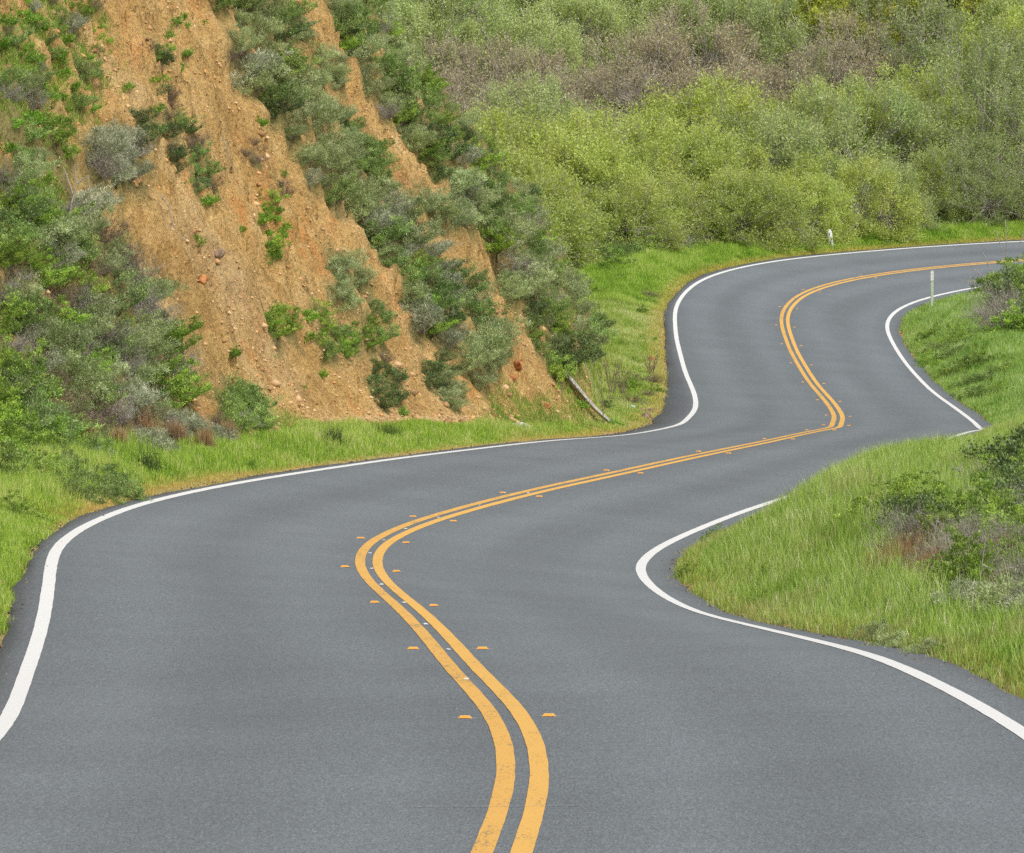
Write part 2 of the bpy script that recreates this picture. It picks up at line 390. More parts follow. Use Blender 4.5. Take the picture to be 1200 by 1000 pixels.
def math_(nt, op, a, b=None, c=None):
    n = N(nt, 'ShaderNodeMath', operation=op)
    for i, v in enumerate((a, b, c)):
        if v is None: continue
        if isinstance(v, (int, float)): n.inputs[i].default_value = v
        else: nt.links.new(v, n.inputs[i])
    return n.outputs[0]
def asphalt():
    m, nt, out = new_mat('worn_asphalt'); pos = geo_pos(nt); s = road_coords(nt)
    mp = N(nt, 'ShaderNodeMapping'); mp.inputs['Scale'].default_value = (1, .19, 1); nt.links.new(pos, mp.inputs[0]); gp = mp.outputs[0]
    fine = noise(nt, 85, 3, .8, gp); med = noise(nt, 38, 4, .75, gp); big = noise(nt, .45, 4, .55, pos)
    vor = N(nt, 'ShaderNodeTexVoronoi'); vor.inputs['Scale'].default_value = 85; nt.links.new(gp, vor.inputs['Vector'])
    col = ramp(nt, med, [(.25, (.130, .146, .157)), (.5, (.156, .174, .186)), (.75, (.190, .211, .224))])
    col = mix(nt, col, ramp(nt, fine, [(.28, (.52, .53, .54)), (.5, (1, 1, 1)), (.72, (1.5, 1.5, 1.5))]), .85, 'MULTIPLY')
    col = mix(nt, col, ramp(nt, vor.outputs['Color'], [(.1, (.75, .75, .76)), (.6, (1, 1, 1)), (.95, (1.3, 1.3, 1.28))]), .5, 'MULTIPLY')
    # long soft bands in the direction of travel
    cmb = N(nt, 'ShaderNodeCombineXYZ'); nt.links.new(math_(nt, 'MULTIPLY', s.outputs[0], 9.), cmb.inputs[0]); nt.links.new(math_(nt, 'MULTIPLY', s.outputs[1], 9.), cmb.inputs[1])
    band = noise(nt, 1.0, 3, .5, cmb.outputs[0])
    col = mix(nt, col, ramp(nt, band, [(.3, (.93, .935, .935)), (.7, (1.07, 1.07, 1.075))]), .9, 'MULTIPLY')
    col = mix(nt, col, ramp(nt, big, [(.3, (.93, .93, .925)), (.7, (1.07, 1.07, 1.075))]), .9, 'MULTIPLY')
    # wheel paths slightly polished
    a = math_(nt, 'ABSOLUTE', math_(nt, 'MULTIPLY', math_(nt, 'SUBTRACT', s.outputs[1], .5), 10.))
    w = math_(nt, 'COSINE', math_(nt, 'MULTIPLY', math_(nt, 'SUBTRACT', a, .95), 3.5))
    wv = N(nt, 'ShaderNodeMapRange'); wv.inputs['From Min'].default_value = -1; wv.inputs['From Max'].default_value = 1
    wv.inputs['To Min'].default_value = .94; wv.inputs['To Max'].default_value = 1.07; nt.links.new(w, wv.inputs['Value'])
    col = mix(nt, col, wv.outputs[0], 1.0, 'MULTIPLY')
    # darker, dustier pavement edge beyond the white lines
    e = ramp(nt, a, [(.0, (0, 0, 0)), (1, (1, 1, 1))])
    ed = N(nt, 'ShaderNodeMapRange'); ed.inputs['From Min'].default_value = 3.55; ed.inputs['From Max'].default_value = 3.85; nt.links.new(a, ed.inputs['Value'])
    col = mix(nt, col, mix(nt, col, (.80, .78, .78), 1., 'MULTIPLY'), ed.outputs[0])
    nr = bump(nt, fine, .35, .006); principled(nt, out, col, .82, nr, .35); return m
def paint(name, c, worn, edge_dark):
    m, nt, out = new_mat(name); pos = geo_pos(nt)
    mp = N(nt, 'ShaderNodeMapping'); mp.inputs['Scale'].default_value = (1, .2, 1); nt.links.new(pos, mp.inputs[0])
    fine = noise(nt, 46, 4, .8, mp.outputs[0]); med = noise(nt, 4, 4, .7, mp.outputs[0])
    sm = math_(nt, 'ADD', math_(nt, 'MULTIPLY', fine, .65), math_(nt, 'MULTIPLY', med, .35))
    col = ramp(nt, sm, [(max(0, worn - .03), (.20, .19, .17)), (worn, tuple(x * .8 for x in c)), (worn + .06, c), (.8, tuple(min(.9, x * 1.06) for x in c))])
    principled(nt, out, col, .6, bump(nt, fine, .3, .003), .3); return m
s = ST
jl = .035 * fbm(s * 2.3, s * 0 + 1, 0, 4) + .09 * fbm(s * .35, s * 0 + 4, 0, 2); jr = .035 * fbm(s * 2.1, s * 0 + 7, 0, 4) + .09 * fbm(s * .3, s * 0 + 9, 0, 2)
offs = [-(WL + SHL) + jl - .03, -(WL + SHL) + jl] + [np.full(len(s), a) for a in (-3.7, -3.3, -2.4, -1.2, -.5, 0, .5, 1.2, 2.4, 3.2, 3.5)] + [WR + SHR + jr, WR + SHR + jr + .03]
strip('road', s, offs, [-.16, 0] + [0] * 11 + [0, -.16], asphalt(), 'two lane grey asphalt road winding away down the valley', 'road')
YM = paint('yellow_road_paint', (.76, .44, .105), .40, 0); YW = paint('worn_yellow_road_paint', (.74, .42, .10), .425, 0); WM = paint('white_road_paint', (.74, .74, .72), .26, 0)
def wob(k, a=.004): return a * fbm(s * 3, s * 0 + k, 0, 3)
for nm, c, lab in (('yellow_line', -.105, 'left stripe of the double yellow centre line'), ('yellow_line', .105, 'right stripe of the double yellow centre line')):
    strip(nm, s, [c - .06 + wob(1 + c), c + .06 + wob(5 + c)], [.004, .004], YW if c < 0 else YM, lab, 'road marking')
strip('white_line', s, [-WL - .065 + wob(2), -WL + .065 + wob(3)], [.004, .004], WM, 'solid white edge line on the left side of the road', 'road marking')
strip('white_line', s, [WR - .065 + wob(4), WR + .065 + wob(6)], [.004, .004], WM, 'solid white edge line on the right side of the road', 'road marking')
# pale transverse scratches across the centre lines
SM = simple_mat('pale_scratch', (.42, .44, .47), .8, .3, 60)
for k, (s_, a, b, yy) in enumerate(((2.5, -.62, .38, 0), (9.9, -.16, .22, 0), (18.2, -.25, .28, 0), (62, -2.6, -.9, .9))):
    n = 12; t = np.linspace(0, 1, n); off = a + (b - a) * t; st = s_ + yy * t * 1.6 + .02 * np.sin(t * 9 + k)
    w = .008 if k < 3 else .03
    A = rp(st, off, .008); Bq = rp(st + w, off, .008); Vv = np.stack([A, Bq], 1).reshape(-1, 3); i = np.arange(n - 1) * 2
    tag(link('road_scratch', np_mesh('road_scratch', Vv, np.stack([i, i + 1, i + 3, i + 2], 1), SM)),
        ['long pale scratch across both yellow stripes at the bottom of the photo', 'thin pale scratch across the yellow stripes between the nearest markers', 'faint pale scratch across the yellow stripes by the second pair of markers', 'long pale scuff in the left lane below the fallen pole'][k], 'scratch', kind='structure')

# raised pavement markers
OM = simple_mat('orange_marker_plastic', (.86, .50, .12), .5, .15, 80, .1, .002); OL = simple_mat('orange_marker_lens', (.86, .37, .06), .25, .1, 90, .05, .001, .6)
SP = 7.32; MST = [8.91, 16.59, 23.61, 31.07, 38.49, 45.49, 52.89, 60.47, 68.19, 75.05]; MST += [MST[-1] + SP * (i + 1) for i in range(12)]
def marker_parts():
    a, b, h = .052, .036, .018
    base = [(-a, -.05, 0), (a, -.05, 0), (a, .05, 0), (-a, .05, 0)]; top = [(-b, -.026, h), (b, -.026, h), (b, .026, h), (-b, .026, h)]
    m = MB(); m.add(base + top, [(4, 5, 6, 7), (1, 2, 6, 5), (2, 3, 7, 6), (3, 0, 4, 7), (0, 1, 5, 4)]); body = m.build('body', OM)
    m = MB(); q = [(-a + .007, -.0505 , .002), (a - .007, -.0505, .002), (b - .003, -.029, h - .002), (-b + .003, -.029, h - .002)]
    V = [(x, y - .0022, z + .001) for x, y, z in q]; m.add(V + q, [(0, 1, 2, 3), (0, 4, 5, 1), (1, 5, 6, 2), (2, 6, 7, 3), (3, 7, 4, 0)]); lens = m.build('reflector', OL)
    m = MB(); m.add([(-.10, -.016, -.0002), (.10, -.012, -.0002), (.095, .004, -.0002), (-.085, .006, -.0002), (-.10, -.016, .0012), (.10, -.012, .0012), (.095, .004, .0012), (-.085, .006, .0012)], [(4, 5, 6, 7), (0, 1, 5, 4), (1, 2, 6, 5), (2, 3, 7, 6), (3, 0, 4, 7)]); pad = m.build('adhesive_residue', simple_mat('pale_adhesive', (.36, .39, .43), .8, .3, 60))
    return body, lens, pad
mb_body, mb_lens, mb_pad = marker_parts()
ordn = ['nearest', 'second nearest', 'third nearest', 'fourth nearest', 'fifth nearest', 'sixth nearest', 'seventh nearest', 'eighth nearest', 'ninth nearest', 'tenth nearest', 'eleventh nearest', 'twelfth nearest', 'thirteenth nearest', 'fourteenth nearest', 'fifteenth nearest', 'sixteenth nearest', 'seventeenth nearest', 'eighteenth nearest', 'nineteenth nearest', 'twentieth nearest', '21st nearest', '22nd nearest']
first = True
for k in range(21):
    for sd, side in ((-1, 'left'), (1, 'right')):
        st = MST[k] + random.uniform(-.06, .06); p = rp(st, sd * .30, .001); q = rp(st + .3, sd * .30, .001)
        e = bpy.data.objects.new('pavement_marker', None); COL.objects.link(e)
        e.location = p; dq = q - p; e.rotation_euler = (math.atan2(dq[2], math.hypot(dq[0], dq[1])), 0, math.atan2(-dq[0], dq[1]) * (1 if k else .3)); e.empty_display_size = .1
        e['label'] = f'orange raised marker {side} of the double yellow line, {ordn[k]} on that side'; e['category'] = 'road marker'; e['group'] = 'raised markers beside the yellow lines'
        e.scale = (random.uniform(.92, 1.05),) * 3 if k < 9 else (random.uniform(.7, .95),) * 3
        for src in (mb_body, mb_lens, mb_pad):
            c = src if first else src.copy()
            if not first: COL.objects.link(c)
            c.parent = e
        first = False
# small worn white studs between the stripes
CH = simple_mat('white_stud', (.75, .76, .78), .5, .2, 70)
m = MB(); m.add([(-.02, -.045, 0), (.02, -.045, 0), (.02, .045, 0), (-.02, .045, 0), (-.013, -.03, .007), (.013, -.03, .007), (.013, .03, .007), (-.013, .03, .007)], [(4, 5, 6, 7), (0, 1, 5, 4), (1, 2, 6, 5), (2, 3, 7, 6), (3, 0, 4, 7)])
stud = m.build('road_stud', CH)
for k in range(12):
    o = stud if k == 0 else stud.copy()
    if k: COL.objects.link(o)
    st = 12.75 + k * 3.69; lat = -.065 if k == 0 else random.uniform(-.02, .02); p = rp(st, lat, .0055); q = rp(st + .3, lat, .0055); dq = q - p
    o.location = p; o.rotation_euler = (math.atan2(dq[2], math.hypot(dq[0], dq[1])), 0, math.atan2(-dq[0], dq[1]) + random.uniform(-.3, .3)); o.scale = (random.uniform(.8, 1.2),) * 3
    tag(o, f'small worn white stud between the yellow stripes, {ordn[k]} to the camera', 'road stud', 'white studs between the yellow stripes')

# ------------------------------------------------------------------ grass: blades as one mesh per area (stuff)
GRASSM = vcol_mat('grass_blades', .35)
CLR = [[(1050, 600), (1210, 610), (1230, 735), (1130, 725), (1100, 695), (1050, 660)], [(1180, 510), (1260, 500), (1260, 610), (1190, 605)], [(1160, 320), (1240, 310), (1240, 400), (1150, 385)]]
def clear(x, y):
    p = np.stack([x, y, gz(x, y) + .05], 1); d_ = p @ FW; px = 600 + FPX * (p @ RT) / d_; py = 500 - FPX * (p @ UP) / d_; k = np.zeros(len(x), bool)
    for q in CLR: k |= poly_sd(px, py, np.array(q, float)) > 0
    return k
def blades(name, x, y, hgt, wid, colr, label, lean=.35, zoff=0.0):
    n = len(x); z = gz(x, y) - .01 + zoff
    az = rng.uniform(0, 2 * np.pi, n); la = rng.uniform(0, 2 * np.pi, n); ln = lean * hgt * rng.uniform(.1, 1.2, n)
    dx, dy = np.cos(az) * wid / 2, np.sin(az) * wid / 2; lx, ly = np.cos(la) * ln, np.sin(la) * ln
    droop = rng.uniform(.75, 1, n)
    B0 = np.stack([x - dx, y - dy, z], 1); B1 = np.stack([x + dx, y + dy, z], 1)
    M0 = np.stack([x - dx * .8 + lx * .35, y - dy * .8 + ly * .35, z + hgt * .55], 1); M1 = np.stack([x + dx * .8 + lx * .35, y + dy * .8 + ly * .35, z + hgt * .55], 1)
    T0 = np.stack([x + lx - dx * .12, y + ly - dy * .12, z + hgt * droop], 1); T1 = np.stack([x + lx + dx * .12, y + ly + dy * .12, z + hgt * droop], 1)
    Vv = np.stack([B0, B1, M0, M1, T0, T1], 1).reshape(-1, 3); b = np.arange(n) * 6
    Fq = np.concatenate([np.stack([b, b + 1, b + 3, b + 2], 1), np.stack([b + 2, b + 3, b + 5, b + 4], 1)])
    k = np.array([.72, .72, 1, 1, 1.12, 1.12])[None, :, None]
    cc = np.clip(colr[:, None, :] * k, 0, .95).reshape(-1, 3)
    return tag(link(name, np_mesh(name, Vv, Fq, GRASSM, False, cc)), label, 'grass', kind='stuff')
def pal(t, stops):
    p = [a for a, _ in stops]; c = np.array([b for _, b in stops]); return np.stack([np.interp(t, p, c[:, k]) for k in range(3)], 1)
G_R = [(0, (.10, .22, .04)), (.25, (.26, .44, .06)), (.55, (.44, .60, .13)), (.8, (.58, .70, .24)), (.93, (.72, .74, .42)), (1, (.86, .80, .58))]
G_L = [(0, (.10, .21, .04)), (.3, (.27, .46, .05)), (.6, (.44, .62, .09)), (.85, (.60, .68, .22)), (1, (.82, .70, .40))]
DRY = np.array([.74, .46, .18])
def area_pts(n, x0, x1, y0, y1, test):
    """n tries weighted so that the density on the picture stays even"""
    y = rng.uniform(y0, y1, n); x = rng.uniform(x0(y), x1(y)); f_ = rng.random(n) > (x - .112 * y - .8) / 4.5; x = x[f_]; y = y[f_]; o, J = road_off(x, y)
    out = np.where(o < 0, -(WL + SHL[J]) - o, o - (WR + SHR[J])); d = samp(GD, x, y)
    keep = test(x, y, o, out, d); return x[keep], y[keep], o[keep], out[keep], d[keep]
ex_r = lambda y: np.interp(y, RX[mono][:, 1], RX[mono][:, 0]) + 3.5
ex_l = lambda y: np.interp(y, RX[mono][:, 1], RX[mono][:, 0]) - 3.6
frame_r = lambda y: .115 * y + 5.5
frame_l = lambda y: -.115 * y - 1.0
def thr(x, y): return -.06 + .20 * np.clip(fbm(x * 1.3, y * .9, 41, 4) + .22, 0, 1) + .10 * rng.random(len(x)) ** 2
def clumpy(x, y, out, s1=1.3): return .7 * fbm(x * s1, y * s1 * .6, 5, 4, .6) + .55 * fbm(x * s1 * 4, y * s1 * 2, 15, 2)
# right bank, near
x, y, o, out, d = area_pts(760000, lambda y: ex_r(y), lambda y: np.maximum(frame_r(y), ex_r(y) + 1.5), 27, 112,
    lambda x, y, o, out, d: (o > 0) & (out > thr(x, y)) & (~clear(x, y) | (rng.random(len(x)) < .15)))
c = clumpy(x, y, out); t = np.clip(.45 + .38 * c + rng.normal(0, .24, len(x)), 0, 1)
hg = np.clip((.14 + .16 * sstep(out, .1, 1.2)) * (1 + .45 * c) * rng.uniform(.5, 1.25, len(x)), .04, .5)
colr = pal(t, G_R); near = (out < .35) & (rng.random(len(x)) < .35); colr[near] = colr[near] * .5 + DRY * .35
dryp = (fbm(x * 1.1, y * .7, 20, 3) > .28) & (rng.random(len(x)) < .6); colr[dryp] = colr[dryp] * .55 + np.array([.50, .42, .22]) * .45
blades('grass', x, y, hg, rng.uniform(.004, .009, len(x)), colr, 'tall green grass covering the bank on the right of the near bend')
# right verge, far
x, y, o, out, d = area_pts(480000, lambda y: ex_r(y), lambda y: np.maximum(frame_r(y), ex_r(y) + 1.5) + 1, 112, 186,
    lambda x, y, o, out, d: (o > 0) & (out > thr(x, y)) & (~clear(x, y)))
c = clumpy(x, y, out, .8); t = np.clip(.40 + .42 * c + rng.normal(0, .2, len(x)), 0, 1)
hg = np.clip((.12 + .12 * sstep(out, .1, 1.2)) * (1 + .5 * c) * rng.uniform(.5, 1.25, len(x)), .04, .5)
colr = pal(t, [(a, (r * 1.0, g * 1.02, b * 1.25)) for a, (r, g, b) in G_R])
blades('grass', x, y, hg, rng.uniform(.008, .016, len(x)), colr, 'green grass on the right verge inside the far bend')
# left verge along the hill
x, y, o, out, d = area_pts(520000, lambda y: np.maximum(frame_l(y), ex_l(y) - 5.5), lambda y: ex_l(y), 36, 112,
    lambda x, y, o, out, d: (o < 0) & (out > thr(x, y)) & (d < .25 - .65 * sstep(y, 76, 86) + .5 * fbm(x * .8, y * .8, 6)) )
c = clumpy(x, y, out, .9); t = np.clip(.50 + .38 * c + rng.normal(0, .24, len(x)), 0, 1)
hg = np.clip((1 - .3 * sstep(y, 80, 90)) * (.10 + .13 * sstep(out, .1, 1.0)) * (1 + .95 * c + .5 * fbm(x * .35, y * .25, 51, 2)) * rng.uniform(.5, 1.3, len(x)), .03, .42)
colr = pal(t, G_L)
drye = np.clip(1.15 - out / (.28 + 1.5 * np.clip(fbm(x * .22, y * .16, 13, 3) + .12, 0, 1)), 0, 1) * sstep(y, 56, 66)
m_ = rng.random(len(x)) < drye * 1.1; colr[m_] = colr[m_] * .35 + DRY * rng.uniform(.7, 1.15, (m_.sum(), 1)) * .75; hg[m_] *= .6
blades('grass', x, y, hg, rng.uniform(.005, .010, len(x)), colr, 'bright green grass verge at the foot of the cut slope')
# left verge beyond the nose of the hill and far verge in front of the thicket
x, y, o, out, d = area_pts(420000, lambda y: ex_l(y) - 7, lambda y: ex_l(y), 106, 176,
    lambda x, y, o, out, d: (o < 0) & (out > thr(x, y)) & (d < .5) & (x / y > .008))
c = clumpy(x, y, out, .7); t = np.clip(.50 + .5 * c + rng.normal(0, .2, len(x)), 0, 1)
hg = np.clip((.08 + .12 * sstep(out, .2, 2)) * (1 + .6 * c) * rng.uniform(.5, 1.3, len(x)), .03, .4)
colr = pal(t, [(0, (.13, .24, .04)), (.35, (.34, .48, .08)), (.65, (.50, .60, .17)), (1, (.76, .74, .42))])
drye = np.clip(1 - out / .7, 0, 1); m_ = rng.random(len(x)) < drye * .7; colr[m_] = colr[m_] * .35 + DRY * .7
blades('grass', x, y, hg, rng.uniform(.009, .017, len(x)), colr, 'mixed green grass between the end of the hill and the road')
sI = rng.integers(np.searchsorted(ST, 134), np.searchsorted(ST, 190), 330000); off = -(WL + SHL[sI]) - .04 - rng.random(len(sI)) ** 1.1 * 3.6
x = RX[sI, 0] + off * RN[sI, 0] + rng.normal(0, .05, len(sI)); y = RX[sI, 1] + off * RN[sI, 1] + rng.normal(0, .05, len(sI)); out = -off - WL - SHL[sI]
kp = (x > -2) & (x < 28); x, y, out = x[kp], y[kp], out[kp]
c = clumpy(x, y, out, .6); t = np.clip(.42 + .5 * c + rng.normal(0, .2, len(x)), 0, 1)
hg = np.clip((.10 + .22 * sstep(out, .2, 1.6)) * (1 + .5 * c) * rng.uniform(.5, 1.25, len(x)), .05, .7)
colr = pal(t, G_L); m_ = (rng.random(len(x)) < np.clip(1 - out / .6, 0, 1) * .8); colr[m_] = colr[m_] * .4 + DRY * .65
blades('grass', x, y, hg, rng.uniform(.010, .020, len(x)), colr, 'tall green grass strip between the far bend and the thicket')

# ------------------------------------------------------------------ shrub and tree prototypes
def rot_frames(dirs):
    d = dirs / (np.linalg.norm(dirs, axis=1)[:, None] + 1e-9); a = rng.normal(size=d.shape); a -= (a * d).sum(1)[:, None] * d; a /= np.linalg.norm(a, axis=1)[:, None]
    return d, a
def leaves_mesh(name, pos, dirs, L, W, mat, colv):
    d, a = rot_frames(dirs); n = len(pos); L = L[:, None]; W = W[:, None]
    V = np.stack([pos, pos + d * L * .5 - a * W * .5, pos + d * L, pos + d * L * .5 + a * W * .5], 1).reshape(-1, 3)
    F = (np.arange(n)[:, None] * 4 + np.arange(4)[None]); c = np.repeat(colv, 4)
    return np_mesh(name, V, F, mat, False, np.stack([c, c, c], 1))
def stems_mesh(name, paths, mat, n=3):
    V = []; F = []; base = 0
    for pts, r in paths:
        pts = np.asarray(pts); k = len(pts); t = np.gradient(pts, axis=0); t /= np.linalg.norm(t, axis=1)[:, None] + 1e-9
        a = np.cross(t, [.3, .5, .81]); a /= np.linalg.norm(a, axis=1)[:, None] + 1e-9; b = np.cross(t, a)
        rr = np.linspace(r, r * .35, k)
        for q in range(n):
            ang = 2 * math.pi * q / n; V.append(pts + (a * math.cos(ang) + b * math.sin(ang)) * rr[:, None])
        for i in range(k - 1):
            for q in range(n):
                q2 = (q + 1) % n; F.append((base + q * k + i, base + q2 * k + i, base + q2 * k + i + 1, base + q * k + i + 1))
        base += n * k
    return np_mesh(name, np.concatenate(V), np.array(F), mat, True)
def dome_tips(n, rx, rz, lump=.28, inner=.35, low=-.1):
    """clump centres on a lumpy dome, some inside"""
    u = rng.uniform(low, 1, n); ph = rng.uniform(0, 2 * np.pi, n); s = np.sqrt(np.clip(1 - u * u, 0, 1))
    d = np.stack([s * np.cos(ph), s * np.sin(ph), u], 1); sd = rng.uniform(0, 99)
    r = 1 + lump * fbm(d[:, 0] * 2.2 + sd, d[:, 1] * 2.2, d[:, 2] * 2.2, 3) * 1.6
    r = r * np.where(rng.random(n) < inner, rng.uniform(.35, .9, n), rng.uniform(.88, 1.03, n))
    p = d * r[:, None] * np.array([rx, rx, rz]); p[:, 2] = np.abs(p[:, 2]); return p, d
def shrub_proto(rx, rz, clumps, per, cr, L, W, lm, sm, lump=.3, up=.4, stems=40, srad=.008, twiggy=0, flat=1., inner=.35):
    tips, d = dome_tips(clumps, rx, rz, lump, inner)
    tw = rng.uniform(.6, 1.3, clumps)
    ci = rng.integers(0, clumps, clumps * per); j = rng.normal(size=(len(ci), 3)); j /= np.linalg.norm(j, axis=1)[:, None]
    j *= (rng.random(len(ci)) ** .5)[:, None] * cr * tw[ci][:, None] * np.array([1, 1, flat])
    pos = tips[ci] + j
    dirs = d[ci] * .6 + np.array([0, 0, up]) + rng.normal(0, .55, (len(ci), 3)) + j / cr * .6
    pos[:, 2] = np.maximum(pos[:, 2], .01)
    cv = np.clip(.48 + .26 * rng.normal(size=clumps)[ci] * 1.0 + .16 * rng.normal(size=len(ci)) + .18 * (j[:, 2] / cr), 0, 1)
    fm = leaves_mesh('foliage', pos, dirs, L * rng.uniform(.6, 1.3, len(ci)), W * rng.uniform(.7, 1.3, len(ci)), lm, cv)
    paths = []
    pick = rng.permutation(clumps)[:stems]
    for k in pick:
        t = np.linspace(0, 1, 5)[:, None]; e = tips[k] * rng.uniform(.85, 1.03); b0 = np.array([e[0] * .12, e[1] * .12, -.05])
        c = b0 + (e - b0) * np.array([.25, .25, .75]); p = (1 - t) ** 2 * b0 + 2 * t * (1 - t) * c + t * t * e
        p[1:] += rng.normal(0, .02 * rx, (4, 3)); paths.append((p, srad * rng.uniform(.6, 1.2)))
        for q in range(twiggy):
            a = p[rng.integers(2, 5)]; dd = d[k] * .5 + rng.normal(0, .6, 3) + np.array([0, 0, .35]); l = cr * rng.uniform(.8, 2.0)
            paths.append((np.stack([a, a + dd * l * .5, a + dd * l + rng.normal(0, .1, 3) * l]), srad * .4))
    return fm, stems_mesh('stems', paths, sm)

STEM_G = simple_mat('grey_twigs', (.38, .34, .30), .9, .25, 20); STEM_B = simple_mat('brown_twigs', (.22, .165, .12), .9, .3, 20); STEM_W = simple_mat('bleached_twigs', (.44, .41, .37), .9, .2, 20)
M_SAGE = leaf_mat('sage_leaf', (.36, .45, .16), .35, .55, .2, (.72, .80, .44)); M_SAGE2 = leaf_mat('silvery_sage_leaf', (.38, .42, .25), .3, .5, .15, (.68, .71, .50))
M_COY = leaf_mat('fresh_green_leaf', (.26, .42, .045), .4, .55, .25, (.54, .72, .12)); M_DARK = leaf_mat('dark_green_leaf', (.12, .19, .05), .3, .5, .25, (.28, .40, .11))
M_HERB = leaf_mat('bright_herb_leaf', (.22, .42, .04), .4, .4, .2, (.40, .62, .08)); M_DRY = leaf_mat('dry_brown_leaf', (.21, .15, .10), .2, .4, .2, (.36, .27, .17))
M_MID = leaf_mat('mid_green_leaf', (.24, .37, .085), .4, .5, .25, (.50, .66, .19))
protos = {}
def addp(key, n, *a, **k): protos[key] = [shrub_proto(*a, **k) for _ in range(n)]
addp('sage', 5, .60, .55, 210, 44, .095, .062, .0115, M_SAGE, STEM_G, lump=.5, stems=50, srad=.007, twiggy=2)
addp('silver', 3, .60, .50, 180, 42, .095, .065, .011, M_SAGE2, STEM_G, lump=.35, stems=60, srad=.007, twiggy=3)
addp('coyote', 4, .60, .60, 170, 46, .085, .040, .021, M_COY, STEM_B, lump=.55, stems=45, srad=.008, twiggy=1, flat=.7)
addp('dark', 3, .60, .60, 130, 42, .11, .05, .024, M_DARK, STEM_B, lump=.40, stems=45, srad=.008, twiggy=2)
addp('mid', 4, .60, .55, 170, 46, .095, .048, .018, M_MID, STEM_B, lump=.55, stems=45, srad=.008, twiggy=2)
addp('twig', 3, .60, .60, 90, 6, .12, .04, .012, M_SAGE2, STEM_G, lump=.3, stems=90, srad=.009, twiggy=9)
addp('drytwig', 2, .60, .55, 90, 16, .12, .05, .013, M_DRY, STEM_B, lump=.3, stems=80, srad=.007, twiggy=8)
addp('herb', 3, .26, .20, 40, 24, .07, .055, .026, M_HERB, STEM_B, lump=.4, stems=12, srad=.004)
KINDN = {'sage': 'sagebrush', 'silver': 'silvery_shrub', 'coyote': 'green_shrub', 'dark': 'dark_shrub', 'mid': 'scrub_bush', 'twig': 'bare_twig_shrub', 'drytwig': 'dry_shrub', 'herb': 'herb_plant'}
PD = {'sage': 'grey-green feathery sagebrush mound', 'silver': 'silvery grey fine-leaved shrub', 'coyote': 'bright green small-leaved shrub', 'dark': 'dark green dense shrub', 'mid': 'mid green leafy bush', 'twig': 'nearly leafless grey twiggy bush', 'drytwig': 'dry brown twiggy shrub', 'herb': 'small bright green leafy plant'}
cnt = {}; SHR_POS = []
def place(kind, p, scale, label, group, tilt=None, sink=.08, sz=1., name=None, cat=None):
    i = random.randrange(len(protos[kind])); fm, sm = protos[kind][i]
    e = bpy.data.objects.new(name or KINDN[kind], None); COL.objects.link(e); e.empty_display_size = .2
    e.location = (p[0], p[1], p[2] - sink * scale); st_ = random.uniform(.8, 1.3); e.scale = (scale * st_, scale / st_ * 1.05, scale * sz); SHR_POS.append((p[0], p[1], p[2], scale if kind != 'herb' and scale > .4 else .05))
    rx_, ry_ = (0, 0) if tilt is None else tilt
    e.rotation_euler = (rx_, ry_, 0); 
    rz = random.uniform(0, 6.28)
    e.rotation_euler = (Matrix.Rotation(ry_, 3, 'Y') @ Matrix.Rotation(rx_, 3, 'X') @ Matrix.Rotation(rz, 3, 'Z')).to_euler()
    tag(e, label, cat or ('plant' if kind == 'herb' else 'bush'), group)
    for nm, m_ in (('foliage', fm), ('stems', sm)):
        c = bpy.data.objects.new(nm, m_); COL.objects.link(c); c.parent = e
    cnt[kind] = cnt.get(kind, 0) + 1; return e
def inpoly(px, py, poly):
    return poly_sd(np.array([px], float), np.array([py], float), np.array(poly, float))[0] > 0
def scatter(poly, spacing, tries=4000):
    """evenly spread spots inside an outline traced on the photograph"""
    P_ = np.array(poly, float); x0, y0 = P_.min(0); x1, y1 = P_.max(0); pts = []
    cand = rng.uniform((x0, y0), (x1, y1), (tries, 2)); ok = poly_sd(cand[:, 0], cand[:, 1], P_) > 0
    for c in cand[ok]:
        if all((c[0] - q[0]) ** 2 + (c[1] - q[1]) ** 2 > spacing ** 2 for q in pts): pts.append(c)
    return pts
def cover(poly, spacing, kinds, size, where, group, tilt=-.35, sink=.12):
    """bushes over an outline; size in metres (crown radius), kinds: weighted list"""
    pts = scatter(poly, spacing)
    for q, p in zip(pts, ground_at([a[0] for a in pts], [a[1] for a in pts])):
        k = random.choices([a for a, _ in kinds], [b for _, b in kinds])[0]
        sc_ = random.uniform(*size) / (.6 if k != 'herb' else .26) * (1.12 if k != 'herb' else .75)
        place(k, p, sc_, PD[k] + ' ' + where, group + ' ' + KINDN[k].replace('_', ' ') + 's', (random.uniform(-.1, .1), -tilt + random.uniform(-.1, .1)), sink, random.uniform(.75, 1.1))

SG = [('sage', 5), ('silver', 1.2), ('coyote', 1.3), ('dark', .8), ('mid', 1.5), ('twig', .5)]
# A: the long diagonal band across the bare face
cover([(245, -10), (330, -10), (345, 25), (330, 60), (370, 110), (415, 150), (440, 185), (462, 225), (490, 290), (530, 320), (562, 365), (592, 405), (585, 440), (560, 462), (540, 440), (520, 400), (490, 380), (470, 330), (440, 300), (415, 255), (375, 225), (345, 190), (335, 150), (300, 110), (275, 60)], 15, [('sage', 5), ('silver', 1), ('coyote', 1.6), ('dark', .8), ('mid', 2.2), ('twig', .6)], (.26, .60), 'in the long diagonal band across the orange slope', 'diagonal band', .45)
